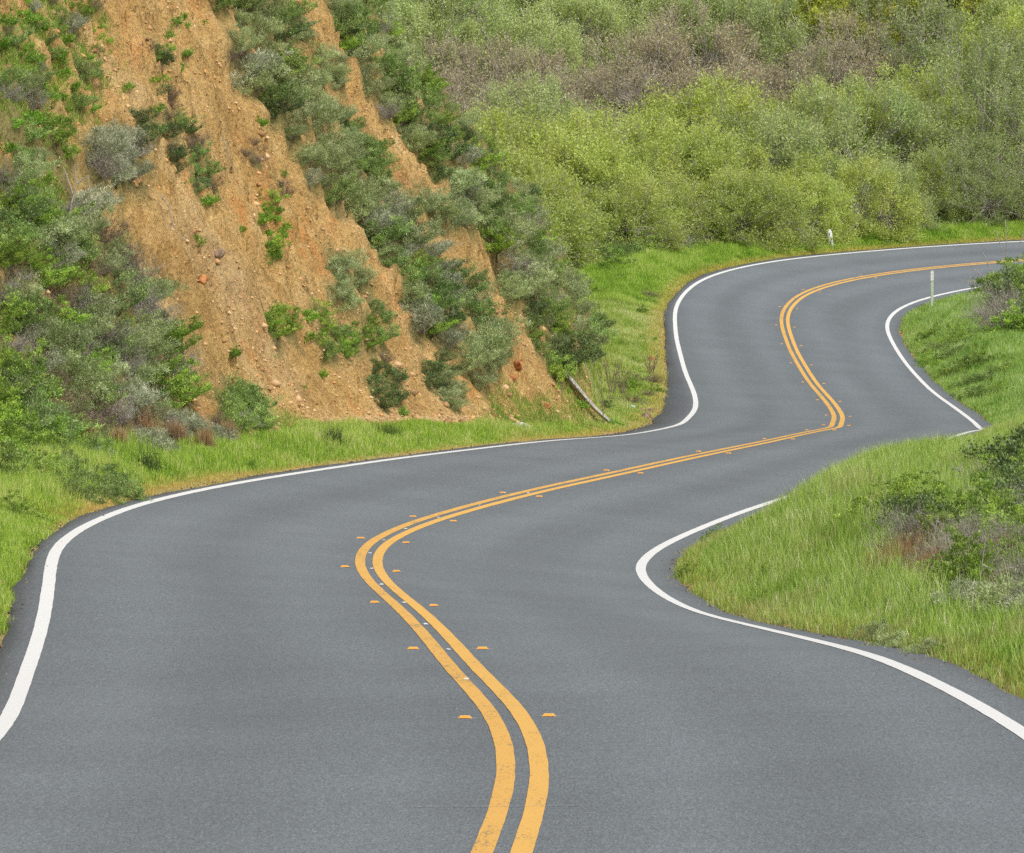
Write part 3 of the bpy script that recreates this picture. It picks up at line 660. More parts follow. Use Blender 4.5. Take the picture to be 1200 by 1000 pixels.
# B: the ridge edge against the thicket
cover([(385, -10), (432, -10), (462, 50), (497, 100), (547, 150), (594, 197), (634, 247), (668, 292), (696, 332), (700, 395), (690, 430), (655, 445), (630, 425), (622, 400), (618, 350), (586, 300), (556, 265), (540, 230), (502, 195), (474, 165), (448, 130), (414, 85), (390, 40)], 12.5, [('sage', 4), ('coyote', 1.5), ('mid', 3), ('silver', .6), ('twig', .8), ('dark', 1.6)], (.26, .62), 'along the ridge edge of the cut slope', 'ridge edge', .5)
# C: left mass of bushes
cover([(0, 245), (50, 240), (95, 252), (120, 275), (150, 310), (178, 360), (200, 400), (214, 440), (212, 472), (180, 500), (100, 505), (0, 520)], 19, [('sage', 4), ('silver', 2), ('coyote', 2), ('mid', 2), ('twig', 2.6), ('drytwig', 1)], (.30, .56), 'in the dense scrub at the left of the slope', 'left scrub', .45)
cover([(0, 90), (20, 85), (42, 120), (58, 150), (75, 185), (50, 222), (0, 232)], 19, [('sage', 2), ('twig', 2), ('coyote', 2), ('mid', 2), ('herb', 2)], (.22, .48), 'on the upper left of the slope', 'upper left', .45)
cover([(0, 0), (110, 0), (118, 60), (105, 130), (70, 140), (20, 70), (0, 60)], 11.5, [('herb', 6), ('mid', 1.4), ('coyote', .6), ('drytwig', 1), ('silver', 1)], (.12, .30), 'among the grass at the top left of the slope', 'top left', .45)
# D: dark diagonal string of twigs and leaves on the left of the face
cover([(168, 55), (185, 60), (200, 110), (215, 140), (238, 185), (250, 235), (232, 240), (205, 200), (190, 160), (178, 110)], 12, [('dark', 2.4), ('drytwig', 2.4), ('mid', 1), ('herb', .5)], (.16, .30), 'in the dark string down the left of the orange face', 'dark string', .45)
# E: small patches
for cx_, cy_, rx_, ry_, kinds, sp, size, lab in (
    (137, 188, 26, 26, [('twig', 3), ('silver', 2)], 17, (.34, .5), 'in the grey tangle beside the bare face'),
    (168, 155, 10, 14, [('dark', 1)], 12, (.2, .3), 'beside the grey tangle high on the left'),
    (318, 268, 12, 36, [('herb', 3), ('coyote', 1)], 11, (.2, .34), 'in the bright patch in the middle of the orange face'),
    (345, 378, 42, 20, [('herb', 2), ('coyote', 2)], 15, (.22, .36), 'in the bright patch low on the orange face'),
    (402, 335, 16, 28, [('sage', 3)], 14, (.3, .42), 'in the clump at the lower middle of the face'),
    (395, 405, 26, 14, [('mid', 2), ('coyote', 1)], 13, (.2, .34), 'below the sage clump low on the face'),
    (435, 385, 16, 24, [('coyote', 2), ('mid', 2)], 13, (.2, .34), 'in the pink-flowered clump low on the face'),
    (448, 455, 14, 34, [('dark', 3), ('drytwig', 1)], 13, (.2, .32), 'in the gully at the foot of the face'),
    (512, 440, 18, 18, [('dark', 2), ('sage', 1)], 13, (.2, .32), 'near the foot of the slope below the diagonal band'),
    (527, 465, 13, 13, [('sage', 1)], 12, (.22, .3), 'just above the toe below the diagonal band'),
    (602, 332, 20, 22, [('sage', 2)], 18, (.34, .46), 'hanging on the right bare strip'),
    (532, 243, 26, 22, [('sage', 2), ('dark', .4)], 16, (.38, .52), 'bulging over the right bare strip'),
    (278, 485, 20, 24, [('mid', 2)], 17, (.34, .48), 'standing alone at the foot of the slope near the left scrub'),
    (350, 40, 8, 8, [('sage', 1)], 10, (.26, .34), 'alone on the upper bare strip'),
    (383, 85, 14, 22, [('sage', 2)], 14, (.26, .36), 'on the upper bare strip below the small bush'),
    (330, 225, 8, 8, [('drytwig', 1)], 10, (.16, .24), 'alone right of the bright patch'),
    (296, 180, 10, 12, [('drytwig', 1)], 10, (.16, .24), 'in the middle of the bare face'),
    (276, 70, 7, 10, [('drytwig', 1)], 10, (.18, .26), 'at the left margin of the diagonal band')):
    poly = [(cx_ + rx_ * math.cos(a), cy_ + ry_ * math.sin(a)) for a in np.linspace(0, 6.28, 14)[:-1]]
    cover(poly, sp, kinds, size, lab, lab.split(' in ')[-1] if False else 'hill patch', .4)
for k, (px, py) in enumerate([(190, 60), (200, 28), (212, 20), (215, 32), (236, 28), (193, 43), (205, 82), (146, 103), (303, 145), (330, 205), (228, 285), (280, 270), (375, 130), (440, 300), (500, 275), (350, 455), (270, 415), (470, 505 - 20), (408, 300), (375, 440), (318, 420), (220, 62)]):
    p = ground_at(px, py)[0]
    place('herb', p, random.uniform(.5, .85), 'tiny green plant sprouting alone from the bare orange earth', 'tiny plants on the bare face', (0, -.4), .1)
# foot of the slope
cover([(30, 500), (300, 490), (300, 510), (200, 526), (60, 545)], 19, [('drytwig', 2), ('mid', 2), ('silver', 2), ('twig', 1)], (.25, .42), 'in the low scrub along the foot of the left slope', 'slope foot', .1)
cover([(-20, 440), (34, 445), (44, 520), (30, 560), (-20, 566)], 22, [('coyote', 4), ('mid', 1)], (.45, .62), 'in the big green bush at the left edge', 'left edge', .1)
cover([(30, 560), (80, 550), (120, 566), (140, 585), (95, 590), (40, 578)], 17, [('mid', 4), ('coyote', .5)], (.28, .38), 'in the low patch beside the road on the left', 'roadside left', 0)
cover([(575, 480), (640, 500), (700, 495), (680, 505), (590, 500)], 20, [('herb', 1)], (.2, .3), 'in the grass below the end of the slope', 'slope end foot', 0)
cover([(660, 455), (700, 470), (735, 500), (690, 505)], 20, [('herb', 2), ('mid', .5)], (.2, .34), 'around the fallen pole', 'around pole', 0)
# behind the nose, toe of the thicket
cover([(690, 262), (760, 270), (735, 300), (720, 320), (700, 320)], 15, [('coyote', 3), ('mid', 2), ('twig', .8), ('sage', 1)], (.45, .8), 'between the ridge and the thicket', 'behind ridge', 0)
# right side bushes
cover([(1035, 590), (1075, 590), (1150, 612), (1200, 618), (1200, 640), (1120, 632), (1060, 620), (1035, 608)], 19, [('coyote', 5), ('dark', .6)], (.32, .42), 'in the green bush on the right bank', 'right bank upper', -.1)
cover([(1150, 565), (1240, 555), (1240, 640), (1160, 640)], 20, [('coyote', 3), ('twig', 1.4)], (.34, .48), 'at the right edge on the bank', 'right bank edge', -.1)
cover([(1040, 625), (1100, 630), (1240, 650), (1240, 690), (1130, 690), (1070, 665)], 18, [('drytwig', 3), ('twig', 3), ('coyote', 1)], (.28, .40), 'in the dry tangle on the right bank', 'right bank tangle', -.1)
cover([(1110, 655), (1240, 655), (1240, 700), (1120, 690)], 19, [('coyote', 4), ('twig', 1)], (.22, .32), 'low on the right bank below the tangle', 'right bank lower', -.1)
cover([(1120, 700), (1240, 705), (1240, 730), (1150, 725)], 20, [('silver', 3), ('sage', 1)], (.26, .34), 'pale at the right edge above the tall grass', 'right bank pale', -.1)
cover([(1015, 750), (1050, 745), (1100, 765), (1095, 778), (1030, 762)], 15, [('sage', 3)], (.15, .21), 'at the pavement edge on the right bank', 'pavement edge', 0)
cover([(1190, 535), (1260, 515), (1260, 600), (1195, 600)], 17, [('coyote', 2), ('dark', 4), ('twig', .6)], (.42, .58), 'standing dark at the right edge', 'right edge dark', 0)
cover([(1172, 342), (1245, 332), (1245, 400), (1170, 388)], 13, [('coyote', 2), ('twig', 4), ('dark', 2)], (.85, 1.15), 'in the bush right of the pale post', 'right far', 0)
cover([(1085, 395), (1140, 400), (1190, 450), (1150, 475), (1090, 430)], 17, [('mid', 1), ('coyote', 2)], (.34, .5), 'low in the grass of the right far verge', 'right far low', 0)

for k in range(60):
    py = random.uniform(515, 700); px = random.uniform(0, 520); 
    p = ground_at(px, py)[0]; o_, J_ = road_off(p[0], p[1]); ou = -o_[0] - WL - SHL[J_[0]]
    if ou < .15 or samp(GD, p[0], p[1]) > .2: continue
    place(random.choice(['herb', 'herb', 'herb', 'coyote']), p, random.uniform(.22, .5), 'low leafy weed growing through the grass of the left verge', 'weeds in the left verge', None, .05)
for k in range(90):
    py = random.uniform(560, 800); px = random.uniform(790, 1200)
    p = ground_at(px, py)[0]; o_, J_ = road_off(p[0], p[1]); ou = o_[0] - WR - SHR[J_[0]]
    if ou < .1 or ou > 6: continue
    place(random.choice(['herb', 'herb', 'herb', 'coyote']), p, random.uniform(.15, .34), 'low leafy weed growing through the grass of the right bank', 'weeds in the right bank grass', None, .05)
for k in range(70):
    py = random.uniform(300, 490); px = random.uniform(690, 800)
    p = ground_at(px, py)[0]; o_, J_ = road_off(p[0], p[1]); ou = -o_[0] - WL - SHL[J_[0]]
    if ou < .2 or ou > 8 or samp(GD, p[0], p[1]) > .1: continue
    place(random.choice(['herb', 'herb', 'herb', 'herb', 'coyote', 'drytwig']), p, random.uniform(.25, .6), 'low weed in the grass between the hill end and the road', 'weeds beyond the hill end', None, .05)
# bushes along the foot of the thicket
sI = np.arange(np.searchsorted(ST, 138), np.searchsorted(ST, 176), 6)
for i in sI:
    for _ in range(2):
        of = -(WL + SHL[i]) - random.uniform(2.6, 4.0); x_ = RX[i, 0] + of * RN[i, 0] + random.uniform(-.5, .5); y_ = RX[i, 1] + of * RN[i, 1] + random.uniform(-.5, .5)
        if x_ < .02 * y_ or random.random() < .35 or (x_ > 14.5 and random.random() < .6): continue
        place(random.choice(['coyote', 'mid', 'mid', 'twig']), (x_, y_, float(gz(x_, y_))), random.uniform(.8, 1.5), 'leafy bush at the foot of the thicket by the far bend', 'bushes at the foot of the thicket', None, .1)
# litter and roots darken the clay under the bushes
from mathutils import kdtree
kd = kdtree.KDTree(len(SHR_POS))
for i, q in enumerate(SHR_POS): kd.insert(q[:3], i)
kd.balance()
hme = bpy.data.objects['hillside'].data; co_ = np.empty(len(hme.vertices) * 3, np.float32); hme.vertices.foreach_get('co', co_); co_ = co_.reshape(-1, 3)
col_ = np.empty(len(co_) * 4, np.float32); at_ = hme.color_attributes['Col'].data; at_.foreach_get('color', col_); col_ = col_.reshape(-1, 4)
inv = (co_[:, 1] > 60) & (co_[:, 1] < 160) & (co_[:, 0] > -17); nz = fbm(co_[:, 0] * 3, co_[:, 1] * 3, co_[:, 2] * 3, 3)
for i in np.where(inv)[0]:
    _, j, dd = kd.find(co_[i]); r_ = .62 * SHR_POS[j][3]
    v = 1 - (dd - r_ * .5) / (r_ * .8 + .02); 
    if v > 0: col_[i, 0] = max(col_[i, 0], min(.85, v + nz[i] * .5))
at_.foreach_set('color', col_.ravel())

# ------------------------------------------------------------------ the thicket of small trees behind the far bend
BARK = simple_mat('grey_brown_bark', (.44, .39, .34), .9, .3, 8, .5, .02)
W_OLIVE = leaf_mat('willow_leaf_olive', (.50, .60, .105), .5, .32, .14, (.66, .74, .20)); W_PALE = leaf_mat('willow_leaf_pale', (.50, .62, .19), .5, .32, .14, (.66, .77, .33))
W_BROWN = leaf_mat('budding_twigs', (.54, .46, .25), .4, .4, .15, (.70, .64, .36)); W_YEL = leaf_mat('yellow_green_leaf', (.42, .48, .03), .4, .45, .15, (.70, .70, .08))
W_DARK = leaf_mat('deep_green_leaf', (.38, .48, .14), .5, .45, .12, (.56, .65, .25))  # leaf colour of the darker trees, a deeper green than the willows
def tree_proto(rad, hgt, nb, twigs, per, L, W, lm, twig_r=.010, leafy=1.0, lump=.3):
    paths = []; pos = []; dirs = []; cv = []
    tips, d = dome_tips(nb, rad, hgt, lump, .22, -.02)
    tips[:, 2] = np.maximum(tips[:, 2], .05 * hgt)
    trunks = [np.array([rng.normal(0, .15), rng.normal(0, .15), 0]) for _ in range(5)]; mids = [np.array([rng.normal(0, rad * .35), rng.normal(0, rad * .35), hgt * rng.uniform(.3, .5)]) for _ in range(5)]
    tp = []
    for a, m_ in zip(trunks, mids):
        t = np.linspace(0, 1, 5)[:, None]; c = a + (m_ - a) * np.array([.2, .2, .6]); p = (1 - t) ** 2 * (a - [0, 0, .2]) + 2 * t * (1 - t) * c + t * t * m_; tp.append((p, .09 * rng.uniform(.7, 1.2)))
    for k in range(nb):
        m_ = mids[int(np.argmin([np.linalg.norm(q - tips[k]) for q in mids]))]; e = tips[k]
        t = np.linspace(0, 1, 5)[:, None]; c = m_ + (e - m_) * np.array([.6, .6, .3]); p = (1 - t) ** 2 * m_ + 2 * t * (1 - t) * c + t * t * e; p[1:4] += rng.normal(0, .06, (3, 3))
        paths.append((p, .022)); cvk = .5 + .14 * rng.normal()
        for q in range(twigs):
            a = p[4] + (p[3] - p[4]) * rng.random() * .8; dd = d[k] * .7 + rng.normal(0, .55, 3) + np.array([0, 0, .55]); dd /= np.linalg.norm(dd); l = rng.uniform(.3, .75)
            b = a + dd * l * .5; e2 = a + dd * l + rng.normal(0, .05, 3)
            if q < twigs * .5: paths.append((np.stack([a, b, e2]), twig_r))
            n = rng.poisson(per * leafy); tt = rng.uniform(.1, 1.05, n)[:, None]
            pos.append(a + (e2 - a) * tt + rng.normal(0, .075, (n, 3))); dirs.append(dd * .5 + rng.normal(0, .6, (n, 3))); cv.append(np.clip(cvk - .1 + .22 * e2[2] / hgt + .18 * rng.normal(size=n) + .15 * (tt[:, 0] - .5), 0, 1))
    pos = np.concatenate(pos); dirs = np.concatenate(dirs); cv = np.concatenate(cv)
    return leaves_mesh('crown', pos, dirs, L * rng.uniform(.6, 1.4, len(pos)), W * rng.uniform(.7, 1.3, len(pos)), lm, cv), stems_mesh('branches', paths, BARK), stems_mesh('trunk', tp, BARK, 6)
TP = {'olive': [tree_proto(2.5, 3.1, 190, 12, 16, .085, .042, W_OLIVE) for _ in range(4)],
      'pale': [tree_proto(2.5, 3.4, 180, 12, 16, .085, .038, W_PALE) for _ in range(3)],
      'brown': [tree_proto(2.4, 3.0, 170, 13, 6, .09, .03, W_BROWN, .010) for _ in range(3)],
      'yellow': [tree_proto(2.6, 3.5, 150, 11, 13, .12, .06, W_YEL) for _ in range(2)],
      'dark': [tree_proto(3.0, 4.2, 160, 12, 13, .09, .040, W_DARK, .012) for _ in range(3)]}
TN = {'olive': ('willow_tree', 'low olive green willow'), 'pale': ('willow_tree', 'pale grey-green willow with a soft crown'), 'brown': ('budding_tree', 'brown twiggy tree just coming into leaf'), 'yellow': ('leafy_tree', 'yellow-green leafy tree'), 'dark': ('spreading_tree', 'darker spreading tree with bare lower branches')}
def tree(kind, x, y, s_, where, group, sz=1.):
    z = float(gz(x, y)) - .25; ms = random.choice(TP[kind]); nm, ds = TN[kind]
    e = bpy.data.objects.new(nm, None); COL.objects.link(e); e.location = (x, y, z - .1); e.rotation_euler = (0, 0, random.uniform(0, 6.28)); e.scale = (s_, s_, s_ * sz)
    tag(e, ds + ' ' + where, 'tree', group)
    for q, m_ in zip(('crown', 'branches', 'trunk'), ms):
        c = bpy.data.objects.new(q, m_); COL.objects.link(c); c.parent = e
    return e
ntree = 0
placed = []
def proj(p):
    d_ = p @ FW; return 600 + FPX * (p @ RT) / d_, 500 - FPX * (p @ UP) / d_
cand = np.stack([rng.uniform(-34, 44, 9000), rng.uniform(158, 262, 9000)], 1)
oo, JJ = road_off(cand[:, 0], cand[:, 1]); od = -oo - WL - SHL[JJ]; dh = samp(GD, cand[:, 0], cand[:, 1]); cz = gz(cand[:, 0], cand[:, 1])
for (x, y), o_, dd_, z in zip(cand, od, dh, cz):
    if o_ < (2.2 if y > 182 else 4.0 if y > 172 else 6.6) + (1.6 if x > 17 else 0) or dd_ > -1.2: continue
    if o_ > 46: continue
    sp = 2.5 if o_ < 8 else 3.5
    if any((x - a) ** 2 + (y - b) ** 2 < sp * sp for a, b in placed): continue
    px, py = proj(np.array([x, y, z + 2.6]))
    if px < 330 or px > 1330 or py < -60: continue
    nn = vnoise(np.array([x * .16]), np.array([y * .16]), 31)[0]
    nn += .15 * math.sin(px * .013 + 1)
    if px > 1080 and py > 60: kind = 'dark' if (nn > -.45) else 'pale'
    elif py < 18 and px > 780: kind = 'yellow'
    elif py < 95 and px < 760: kind = 'brown' if (60 < py and nn > -.3) else 'pale'
    elif 35 < py < 120 and 760 < px < 1020: kind = 'brown' if nn > -.7 else 'pale'
    elif py < 120 and px < 980: kind = 'brown' if nn > .1 else 'pale'
    elif py < 150: kind = 'pale' if nn > 0 else 'dark' if nn < -.4 else 'olive'
    else: kind = 'olive' if nn > -.6 else 'pale'
    placed.append((x, y))
    row = 'at the front edge of the thicket' if o_ < 8 else 'in the middle of the thicket' if py > 110 else 'high up behind the thicket'
    row += ', left' if px < 650 else ', right' if px > 1000 else ', centre'
    front = o_ < 6.2
    s_ = random.uniform(.8, 1.0) if front else random.uniform(1.1, 1.42)
    if kind == 'dark': s_ *= 1.05
    tree(kind, x, y, s_, row, 'thicket trees: ' + TN[kind][1] + row[-12:])
    ntree += 1
print('trees', ntree, 'shrubs', cnt)

# ------------------------------------------------------------------ single things
WOODG = simple_mat('weathered_grey_wood', (.58, .55, .50), .9, .35, 14, .5, .01); PALEP = simple_mat('pale_green_plastic', (.50, .58, .44), .5, .08, 6)
WHITEP = simple_mat('white_flaking_paint', (.78, .78, .76), .6, .1, 18); BLACKP = simple_mat('black_mark', (.04, .04, .04), .6); ROCKM = simple_mat('brown_rock', (.30, .21, .14), .95, .4, 9, .8, .03); RUSTM = simple_mat('orange_rock', (.46, .20, .08), .95, .4, 9, .8, .03)
# fallen wooden pole, split lengthwise
a = ground_at(662, 452)[0]; b = ground_at(716, 499)[0]; a[2] += .25; b[2] += .05; a = Vector(a); b = Vector(b)
m = MB(); ax = (b - a).normalized(); sd = ax.cross(Vector((0, 0, 1))).normalized(); up = sd.cross(ax)
for (o1, o2, w_, h_) in ((-.035, .03, .05, .05), (.04, .0, .045, .04)):
    V = []
    for i in range(9):
        t = i / 8; c = a.lerp(b, t) + sd * (o1 + .01 * math.sin(t * 7)) + up * (o2 - .05 * math.sin(t * 3.1))
        tp = 1 - .35 * t; V += [c + sd * w_ * tp + up * h_ * tp, c - sd * w_ * tp + up * h_ * tp, c - sd * w_ * tp - up * h_ * tp, c + sd * w_ * tp - up * h_ * tp]
    Fq = [(4 * i + k, 4 * i + (k + 1) % 4, 4 * i + 4 + (k + 1) % 4, 4 * i + 4 + k) for i in range(8) for k in range(4)] + [(3, 2, 1, 0), (32, 33, 34, 35)]
    m.add(V, Fq)
tag(m.build('fallen_pole', WOODG), 'weathered grey wooden pole lying slanted down the end of the slope', 'pole')
# driftwood root
c = ground_at(612, 505)[0]; m = MB(); s1 = 1 / pxm(c[1])
def rel(dx, dy, dz=0): return (c[0] + dx * s1, c[1] + dy, c[2] - 0 + dz * s1)
m.tube([rel(-22, 0, 0), rel(-10, 0, 6), rel(0, 0, 7), (rel(8, 0, 3)), rel(13, 0, -4), rel(18, 0, -8)], [.03, .05, .06, .06, .07, .04], 7)
m.tube([rel(0, 0, 7), rel(-6, -.1, 2), rel(-14, -.2, -2)], [.04, .03, .015], 6); m.tube([rel(10, 0, 0), rel(17, -.1, 2)], [.04, .015], 6)
tag(m.build('dead_root', WOODG, smooth=True), 'curved dead root lying in the grass at the foot of the slope', 'dead wood')
# pale post inside the far bend
p = ground_at(1092, 362)[0]; k = 1 / pxm(p[1])
e = bpy.data.objects.new('delineator_post', None); COL.objects.link(e); e.location = p; tag(e, 'thin pale green post standing in the grass inside the far bend', 'road post')
def blade_box(x0, x1, z0, z1, th, bev=.01, y=0):
    V = [(x0 + bev, y - th, z0), (x1 - bev, y - th, z0), (x1, y - th + bev, z0), (x1, y + th, z0), (x0, y + th, z0), (x0, y - th + bev, z0)]
    V += [(a_, b_, z1) for a_, b_, _ in V]; return V, [tuple(range(6))[::-1], tuple(range(6, 12))] + [(i, (i + 1) % 6, (i + 1) % 6 + 6, i + 6) for i in range(6)]
m = MB(); w_ = 3.6 * k / 2; m.add(*blade_box(-w_ * .95, w_ * .95, -.2, 45 * k, .02)); m.build('post', PALEP, e)
m = MB(); m.add(*blade_box(-w_ * 1.02, w_ * 1.02, 33 * k, 44 * k, .006, .002, -.027)); m.build('reflective_panel', simple_mat('white_reflective', (.74, .77, .72), .4, .05), e)
for zz in (36.5, 40.5):
    m = MB(); m.tube([(0, -.033, zz * k), (0, -.037, zz * k)], .012, 8); m.build('bolt', BLACKP, e)
# white painted stump marker by the thicket
p = ground_at(974, 291)[0]; k = 1.3 / pxm(p[1]); e = bpy.data.objects.new('marker_post', None); COL.objects.link(e); e.location = p; e.rotation_euler = (0, -.12, 0)
tag(e, 'short leaning white post with dark marks at the edge of the thicket', 'road post')
m = MB(); m.tube([(0, 0, -.2), (0, 0, .25), (0, 0, 13 * k), (0, 0, 16 * k), (0, 0, 17.5 * k)], [2.3 * k, 2.5 * k, 2.6 * k, 1.9 * k, .8 * k], 10); m.build('post', WHITEP, e, True)
m = MB()
for xx, z0, z1 in ((-.02, 11.5, 13.8), (.02, 7, 9.8), (-.012, 3.6, 5.4)):
    y_ = -2.62 * k; m.tube([(xx, y_, z0 * k), (xx + .02, y_, (z0 + z1) / 2 * k), (xx - .01, y_, z1 * k)], .011, 5)
m.build('dark_marks', BLACKP, e)
# boulders and stones
def rock_mesh(seed, name='rock'):
    import bmesh
    bm = bmesh.new(); bmesh.ops.create_icosphere(bm, subdivisions=3, radius=1)
    for v in bm.verts:
        q = v.co * 1.3 + Vector((seed * 7.3, 0, 0)); n_ = float(vnoise(np.array([q.x]), np.array([q.y]), q.z)[0]); n2 = float(vnoise(np.array([q.x * 3]), np.array([q.y * 3]), q.z * 3)[0])
        v.co = v.co * (1 + .35 * n_ + .12 * n2); v.co.z *= .7
    for k_ in range(7):
        nrm = Vector(rng.normal(size=3)).normalized()
        for v in bm.verts:
            t = v.co.dot(nrm) - .72
            if t > 0: v.co -= nrm * t
    me = bpy.data.meshes.new(name); bm.to_mesh(me); bm.free(); return me
RM = [rock_mesh(i) for i in range(5)]
rl = [(757, 491, .16, 0, 'brown rock at the pavement edge below the fallen pole'), (762, 484, .12, 0, 'smaller brown rock just behind the roadside rock'), (753, 482, .10, 0, 'dark stone left of the roadside rock'), (738, 471, .12, 1, 'orange rock in the bare patch right of the fallen pole'), (722, 455, .10, 1, 'orange stone among the dead stalks'), (764, 424, .13, 1, 'flat orange rock alone in the far grass'), (745, 488, .08, 1, 'small orange stone near the roadside rock'), (385, 500, .11, 0, 'brown stone at the foot of the main face'), (308, 503, .10, 1, 'orange stone in the grass below the face'), (255, 300, .14, 0, 'dark rock embedded in the middle of the bare face'), (237, 330, .12, 1, 'rust coloured rock embedded low on the bare face'), (606, 430, .16, 1, 'rust coloured rock in the lower right bare strip'), (600, 445, .12, 1, 'second rust coloured rock low in the right bare strip'), (640, 478, .14, 1, 'orange rock at the toe near the fallen pole')]
for i, (px, py, r_, mt, lab) in enumerate(rl):
    me = RM[i % 5].copy(); me.materials.clear(); me.materials.append(RUSTM if mt else ROCKM); p = ground_at(px, py)[0]
    o = link('rock', me); o.location = (p[0], p[1], p[2] + r_ * .2); o.scale = (r_, r_ * .8, r_); o.rotation_euler = (random.random(), random.random(), random.random() * 6); tag(o, lab, 'rock')
# scree: countless small stones on the slope and toe (stuff)
def stones(name, x, y, r, mat_cols, label):
    base = np.array([(1, 0, 0), (-1, 0, 0), (0, 1, 0), (0, -1, 0), (0, 0, .7), (0, 0, -.7)], float); fc = np.array([(0, 2, 4), (2, 1, 4), (1, 3, 4), (3, 0, 4), (2, 0, 5), (1, 2, 5), (3, 1, 5), (0, 3, 5)])
    n = len(x); an = rng.uniform(0, 6.28, n); c, s_ = np.cos(an), np.sin(an); sh = rng.uniform(.55, 1.3, (n, 6, 1)); Vv = base[None] * sh * r[:, None, None]
    X = Vv[..., 0] * c[:, None] - Vv[..., 1] * s_[:, None]; Y = Vv[..., 0] * s_[:, None] + Vv[..., 1] * c[:, None]
    Vv = np.stack([X + (x + samp(DVX, x, y))[:, None], Y + (y + samp(DVY, x, y))[:, None], Vv[..., 2] + (gz(x, y) + samp(DVZ, x, y) + r * .15)[:, None]], -1).reshape(-1, 3)
    Fq = (np.arange(n)[:, None, None] * 6 + fc[None]).reshape(-1, 3); col = np.repeat(mat_cols, 6, 0)
    return tag(link(name, np_mesh(name, Vv, Fq, STM, False, col)), label, 'stones', kind='stuff')
STM, nt, out = new_mat('loose_stones'); at = N(nt, 'ShaderNodeAttribute', attribute_name='Col'); principled(nt, out, at.outputs['Color'], .95, None, .15)
y = rng.uniform(74, 112, 90000); x = rng.uniform(-14, 3, len(y)); d = samp(GD, x, y); w = fbm(x * .5, y * .5, 3, 3)
kp = (d > -.5) & (d < 9) & (rng.random(len(x)) < np.clip(.2 + 1.6 * w + .6 * np.exp(-np.clip(d, 0, 9) / 1.0), .04, 1)); x, y = x[kp], y[kp]
cc = pal(rng.random(len(x)), [(0, (.34, .19, .09)), (.4, (.56, .34, .16)), (.8, (.72, .50, .28)), (1, (.72, .36, .13))])
y3 = rng.uniform(82, 112, 9000); x3 = rng.uniform(-8, 3, len(y3)); d3 = samp(GD, x3, y3); k3 = (d3 > -.55) & (d3 < 1.6) & (rng.random(len(x3)) < np.clip(.5 + 1.5 * fbm(x3 * .7, y3 * .5, 30, 2), 0, 1) * np.exp(-np.abs(d3 - .2) / .7))
x = np.r_[x, x3[k3]]; y = np.r_[y, y3[k3]]; cc = np.r_[cc, pal(rng.random(k3.sum()), [(0, (.30, .17, .08)), (.5, (.50, .31, .15)), (1, (.68, .46, .26))])]
stones('scree', x, y, np.r_[rng.gamma(1.5, .012, len(x) - k3.sum()).clip(.006, .11), rng.gamma(2.5, .020, k3.sum()).clip(.02, .14)], cc, 'loose brown and orange stones strewn over the cut slope')
sI = rng.integers(0, np.searchsorted(ST, 150), 14000); sd_ = rng.choice([-1, 1], len(sI)); off = np.where(sd_ < 0, -(WL + SHL[sI]) - rng.normal(.02, .10, len(sI)), WR + SHR[sI] + rng.normal(.02, .10, len(sI)))
x = RX[sI, 0] + off * RN[sI, 0]; y = RX[sI, 1] + off * RN[sI, 1]
x2 = np.where(True, x, x)
zroad = RX[sI, 2] + RB[sI] * off
cc = pal(rng.random(len(x)), [(0, (.05, .045, .04)), (.5, (.16, .12, .09)), (1, (.36, .26, .16))])
_gz = gz
def gz(x_, y_): return np.maximum(_gz(x_, y_), zroad - .005)
stones('gravel', x, y, rng.gamma(2., .004, len(x)).clip(.003, .03), cc, 'crumbs of gravel and dark litter along both pavement edges')
gz = _gz
# grass on the hillside itself (top-left and toe)
pts = []
for poly, n in (([(0, 0), (125, 0), (130, 30), (112, 100), (100, 140), (60, 150), (0, 130)], 230), ([(300, 480), (345, 490), (400, 505), (300, 515), (260, 505)], 70), ([(0, 200), (80, 210), (60, 240), (0, 240)], 60), ([(600, 470), (650, 478), (700, 500), (620, 510), (560, 500)], 120), ([(560, 130), (640, 240), (690, 330), (690, 400), (620, 320), (500, 130)], 260), ([(690, 430), (740, 470), (740, 500), (690, 480)], 60)):
    P_ = np.array(poly, float); c = rng.uniform(P_.min(0), P_.max(0), (n * 2, 2)); c = c[poly_sd(c[:, 0], c[:, 1], P_) > 0]; pts.append(ground_at(c[:, 0], c[:, 1]))
pts = np.concatenate(pts); n = 90; x = (pts[:, None, 0] + rng.normal(0, .16, (len(pts), n))).ravel(); y = (pts[:, None, 1] + rng.normal(0, .28, (len(pts), n))).ravel()
t = np.clip(np.repeat(rng.normal(.4, .2, len(pts)), n) + rng.normal(0, .15, len(x)), 0, 1)
blades('grass', x, y, rng.uniform(.03, .15, len(x)), rng.uniform(.007, .013, len(x)), pal(t, [(0, (.16, .26, .05)), (.5, (.38, .50, .10)), (1, (.70, .66, .30))]), 'patchy grass clinging to the cut slope', .6)

